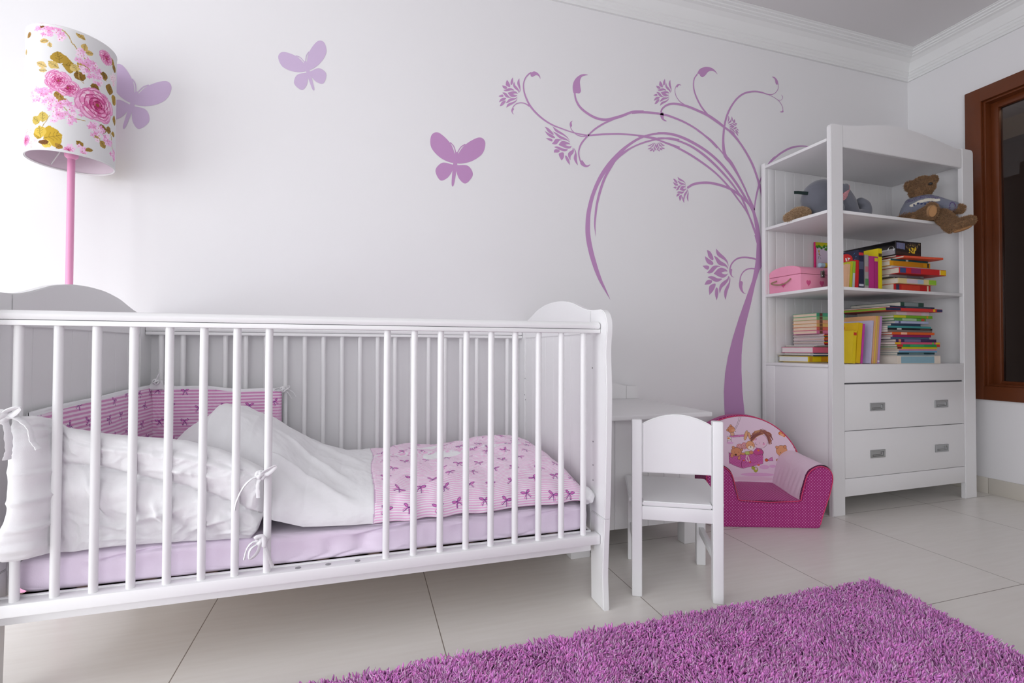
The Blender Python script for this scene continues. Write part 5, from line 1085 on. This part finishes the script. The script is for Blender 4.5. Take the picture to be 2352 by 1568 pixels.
# right stack on the counter
GC = 'thin books lying in the right stack on the counter'
sC = .000486
C = [(80, 1505, 1940, (226, 214, 200), 'thick cream paperback at the bottom of the right counter stack', dict(y=.006, yaw=-.04, band=[(.08, .85, (140, 176, 190))])),
 (12, 1500, 1900, (150, 176, 190), 'thin blue grey booklet directly on the thick cream paperback', dict(soft=True)),
 (20, 1505, 1905, (34, 70, 76), 'dark teal thin book near the bottom of the right counter stack', dict(band=[(.3, .7, (120, 150, 150))], soft=True)),
 (20, 1520, 1932, (120, 168, 200), 'light blue thin book above the dark teal one near the stack bottom', dict(soft=True, y=.022)),
 (17, 1522, 1928, (222, 140, 160), 'pink thin book under the yellow thin one in the right counter stack', dict(soft=True, y=.022)),
 (19, 1505, 1930, (230, 214, 40), 'bright yellow thin book with maroon end low in the right counter stack', dict(soft=True, y=.02, band=[(0, .1, (120, 30, 50))])),
 (26, 1500, 1962, (40, 150, 90), 'green book with red ends low in the right counter stack', dict(y=.012, band=[(0, .13, (206, 50, 50)), (.3, .62, (60, 170, 110)), (.92, 1, (214, 60, 50))])),
 (22, 1480, 1962, (214, 90, 120), 'rose book with yellow ends above the green and red one', dict(y=.012, band=[(0, .12, (230, 180, 40)), (.82, .86, (120, 190, 70)), (.9, 1, (232, 190, 40))], soft=True)),
 (30, 1490, 1925, (66, 50, 96), 'dark purple hardback in the lower half of the right counter stack', dict(y=.018, band=[(.06, .12, (210, 140, 120)), (.2, .6, (120, 110, 150))])),
 (20, 1432, 1850, (88, 112, 140), 'slate blue thin book above the dark purple hardback', dict(soft=True)),
 (24, 1455, 1870, (150, 36, 100), 'magenta thin book just under the orange hardback', dict(y=.025)),
 (26, 1450, 1906, (226, 98, 44), 'orange hardback in the middle of the right counter stack', dict(y=.02, band=[(.2, .34, (250, 190, 160))])),
 (22, 1402, 1880, (128, 118, 112), 'grey brown book directly on the orange hardback', dict(soft=True)),
 (20, 1402, 1882, (26, 28, 30), 'black thin book with white marks mid stack on the counter', dict(soft=True, band=[(.2, .3, (200, 200, 200)), (.72, .95, (90, 70, 60))])),
 (20, 1402, 1870, (70, 150, 150), 'teal thin book directly on the black thin book', dict(soft=True)),
 (26, 1440, 1757, (44, 60, 84), 'short navy book in the upper half of the right counter stack', dict(y=.035)),
 (27, 1482, 1842, (176, 184, 214), 'pale lilac blue book above the short navy book', dict(y=.035, band=[(.1, .16, (90, 96, 130))])),
 (28, 1472, 1814, (100, 160, 80), 'leaf green short book under the yellow green one', dict(y=.035, band=[(.25, .7, (170, 200, 160)), (.85, .95, (206, 80, 60))])),
 (28, 1470, 1886, (120, 180, 40), 'yellow green book with orange dot high in the right counter stack', dict(y=.03, band=[(0, .3, (206, 206, 50)), (.84, .88, (226, 150, 40))])),
 (36, 1500, 1850, (226, 216, 222), 'white book with pink lettering high in the right counter stack', dict(y=.035, band=[(.3, .75, (232, 190, 200))])),
 (30, 1385, 1992, (214, 60, 60), 'wide flat book with red and navy spine near the stack top', dict(y=.002, d=.27, band=[(0, .25, (40, 50, 80)), (.83, .87, (230, 180, 40)), (.9, 1, (60, 60, 100))], pages=cmat(sr(140, 180, 60)))),
 (20, 1430, 1925, (40, 52, 80), 'wide dark blue flat book second from the stack top', dict(y=.008, d=.27, yaw=.02, band=[(.34, .9, (60, 80, 90))])),
 (44, 1545, 1826, (44, 78, 64), 'dark green book crowning the right counter stack', dict(y=.02, d=.24, yaw=.07, band=[(.15, .75, (140, 150, 150))]))]
stack(.6812, C, GC, sC, .03, .2)
# standing books on the counter, leaning a little
GT = 'books standing in the middle of the counter'
def stc(cx0, cx1, ytop, col, label, y=.06, d=.2, lean=.10, ybot=1420, **k):
    x0, x1 = bkx(cx0, y, 1400), bkx(cx1, y, 1400); return book(x1, y, .6812, (ybot-ytop)*.000455, d, max(.002, x1-x0), 0, col, label, standing=True, lean=lean, group=GT, **k)
stc(1292, 1316, 918, (196, 150, 206), 'lilac spined tall book, rightmost of the standing counter books', y=.040, d=.22, band=[(.03, .06, (240, 240, 240))])
stc(1270, 1290, 918, (222, 170, 120), 'tall tan spined book left of the lilac spined one', y=.040, d=.22)
stc(1252, 1268, 918, (232, 196, 90), 'tall yellow spined book among the standing counter books', y=.040, d=.22)
stc(1232, 1250, 918, (232, 176, 130), 'tall peach book with wide peach cover on the counter', y=.040, d=.25)
stc(1206, 1226, 968, (204, 200, 226), 'lilac framed exercise book standing on the counter', y=.040, d=.17)
stc(1112, 1134, 1005, (206, 70, 170), 'thin magenta book behind the yellow letter C book', y=.040, d=.16)
yc = stc(1062, 1108, 1000, (232, 190, 20), 'yellow book with red letter C cover standing on the counter', y=.040, d=.17)
w = (1420-1000)*.000455; t = bkx(1108, .04, 1400)-bkx(1062, .04, 1400)
arc = [(w-.026+.013*math.cos(a)*1.0, .080+.017*math.sin(a)) for a in np.linspace(.7, 2*PI-.7, 18)]; arc2 = [(w-.026+.006*math.cos(a), .080+.009*math.sin(a)) for a in np.linspace(2*PI-.7, .7, 18)]
cl_ = [(w-.026+(y-.08)*-1, .080+(x-(w-.026))) for x, y in arc+arc2]; cover_mark(yc, t, [[(x, y) for x, y in cl_]], (206, 50, 36), 'letter_c')
cover_mark(yc, t, [[(w-.058, .03), (w-.046, .03), (w-.046, .085), (w-.058, .085)]], (224, 90, 40), 'cover_label')
stc(1020, 1056, 1082, (236, 206, 30), 'small yellow book with orange label left of the letter C book', y=.040, d=.09, lean=.08, band=[(.86, .95, (206, 60, 40))])
# left stack on the counter, seen through the open side
GB = 'books lying in the left stack on the counter'
def lay(corner_px, right_px, t, z, col, label, ycor, d, **k):
    x0 = bkx(corner_px, ycor, 1300); x1 = bkx(right_px, ycor, 1300); book(x0, ycor, z, x1-x0, d, t-.0002, k.pop('yaw', 0), col, label, **k); return z+t
z = .6812
z = lay(548, 1005, .0060, z, (214, 190, 150), 'cream booklet at the very bottom of the left counter stack', .19, .15, group=GB)
z = lay(545, 1005, .0280, z, (232, 202, 20), 'thick yellow workbook near the bottom of the left counter stack', .185, .175, group=GB, pages=cmat(sr(228, 228, 232)), band=[(.03, .1, (206, 150, 40)), (.3, .6, (214, 150, 30))])
z = lay(600, 1040, .007, z, (40, 70, 110), 'thin navy magazine on the thick yellow workbook', .18, .17, group=GB, soft=True)
z = lay(570, 1045, .006, z, (214, 216, 226), 'thin white magazine in the left counter stack', .17, .19, group=GB, soft=True, yaw=.03)
z = lay(605, 1045, .004, z, (30, 60, 100), 'dark blue thin magazine under the pink notebook', .18, .17, group=GB, soft=True)
z = lay(598, 1088, .029, z, (226, 110, 150), 'pink notebook in the lower half of the left counter stack', .18, .185, group=GB, pages=cmat(sr(240, 226, 226)), band=[(.8, 1, (240, 160, 140))])
z = lay(610, 1050, .003, z, (36, 80, 70), 'dark green magazine lying on the pink notebook', .18, .17, group=GB, soft=True)
z = lay(640, 1050, .006, z, (206, 204, 212), 'light grey magazine above the dark green one', .175, .175, group=GB, soft=True, yaw=.04)
cols = [(90, 30, 60), (214, 60, 70), (226, 150, 30), (40, 120, 110), (190, 50, 110), (230, 170, 40), (200, 60, 50), (60, 130, 90), (226, 120, 60), (140, 50, 90)]
nm = ['maroon', 'coral red', 'amber', 'sea green', 'magenta', 'golden', 'brick red', 'moss green', 'apricot', 'plum']; pl = ['lowest', 'second lowest', 'third lowest', 'fourth lowest', 'fifth lowest', 'sixth lowest', 'seventh lowest', 'third highest', 'second highest', 'topmost']
for i, c in enumerate(cols): z = lay(725-(i % 3)*4, 1075-(i % 4)*6, .0057, z, c, '%s thin school workbook, %s of the ten thin workbooks' % (nm[i], pl[i]), .165+.003*(i % 2), .175, group=GB, soft=True, pages=cmat(sr(226, 222, 226)))
hc = [(230, 130, 180, 'pink'), (226, 110, 110, 'salmon'), (232, 190, 120, 'pale yellow'), (238, 176, 140, 'peach'), (140, 200, 140, 'light green'), (80, 176, 140, 'mint green')]
pl2 = ['lowest', 'second lowest', 'third lowest', 'third highest', 'second highest', 'topmost']
for i, (a, b, c, nmn) in enumerate(hc): z = lay(642, 945, .0173, z, (a, b, c), '%s small hardback, %s of six matching ones in the left counter stack' % (nmn, pl2[i]), .19, .14, group=GB, pages=cmat(sr(238, 214, 190)), band=[(.1, .2, (120, 80, 70))])

# ================================================================== shaggy rug
rug = thing('shaggy_rug', 'purple shaggy pile rug lying on the pale floor tiles', 'rug', (.5, .5, 0))
rx0, rx1, ry0, ry1 = -.50, 1.555, -.12, 1.148
bm = NB(); box(bm, rx0-.5+.01, rx1-.5-.02, ry0-.5+.01, ry1-.5-.02, 0, .010, .003); obj('backing', bm, mat('rug_backing', sr(120, 40, 116), .95), rug)
r = np.random.default_rng(4); n = 135000
px = r.uniform(rx0, rx1-.012, n); py = r.uniform(ry0, ry1-.012, n)
keep = px < rx1-.012-.055*smooth(1.1, .6, py); px = px[keep]; py = py[keep]; n = len(px)
cl = fbm(px*14, py*14, 5); az = 2*PI*fbm(px*7, py*7, 9)*2.6+r.normal(0, .9, n); lean = np.abs(r.normal(.45, .40, n))
L = r.uniform(.015, .024, n)*(1+.5*cl); wd_ = r.uniform(.0019, .0030, n)
light = r.random(n) < .28; wd_ = np.where(light, wd_*.55, wd_); L = np.where(light, L*1.06, L)
dx = np.sin(lean)*np.cos(az); dy = np.sin(lean)*np.sin(az); dz = np.cos(lean)
K = 5; V = []; seg = np.linspace(0, 1, K); ph = r.uniform(0, 6.28, n)
for k_, s in enumerate(seg):
    bend = s**1.6; cxx = px+dx*L*bend+.0018*np.sin(ph+s*5); cyy = py+dy*L*bend+.0018*np.cos(ph+s*5); czz = .009+L*s*(dz*.7+.3)
    w_ = wd_*(1.0, 1.1, 1.15, 1.05, .55)[k_]
    for m_ in range(3): a = 2*PI*m_/3+ph+s*1.5; V.append(np.stack([cxx+w_*np.cos(a)-.5, cyy+w_*np.sin(a)-.5, np.maximum(czz+w_*np.sin(a)*.5, .001)], 1))
V = np.stack(V, 1).reshape(-1, 3).astype(np.float32); base = np.arange(n)*3*K; F = []
for k_ in range(K-1):
    for m_ in range(3): F.append(np.stack([base+3*k_+m_, base+3*k_+(m_+1) % 3, base+3*(k_+1)+(m_+1) % 3, base+3*(k_+1)+m_], 1))
F = np.concatenate(F, 0); TF = np.stack([base+3*(K-1), base+3*(K-1)+1, base+3*(K-1)+2], 1)
me = bpy.data.meshes.new('pile'); me.vertices.add(len(V)); me.vertices.foreach_set('co', V.ravel())
li = np.concatenate([F.ravel(), TF.ravel()]).astype(np.int32); ls = np.concatenate([np.arange(0, F.size, 4), F.size+np.arange(0, TF.size, 3)]).astype(np.int32)
me.loops.add(len(li)); me.loops.foreach_set('vertex_index', li); me.polygons.add(len(ls)); me.polygons.foreach_set('loop_start', ls); me.update(calc_edges=True)
c = np.array(sr(232, 144, 222))[None]*(1+.28*cl[:, None]*2)*r.uniform(.72, 1.2, (n, 1)); c[:, 0] *= r.uniform(.92, 1.08, n); lc = np.array(sr(252, 204, 246))
c = np.where(light[:, None], lc[None]*r.uniform(.85, 1.0, (n, 1)), c); c = np.clip(c, 0, 1)
A_ = me.color_attributes.new(name='Col', type='FLOAT_COLOR', domain='POINT'); cc = np.ones((n, 3*K, 4), np.float32); cc[:, :, :3] = c[:, None, :]; A_.data.foreach_set('color', cc.ravel())
me.polygons.foreach_set('use_smooth', [True]*len(me.polygons)); mp_ = attr_mat('rug_yarn', rough=.6, sheen=.15, bump=0)
pile = meobj('pile', me, mp_, rug, smooth=False); pile['kind'] = 'stuff'
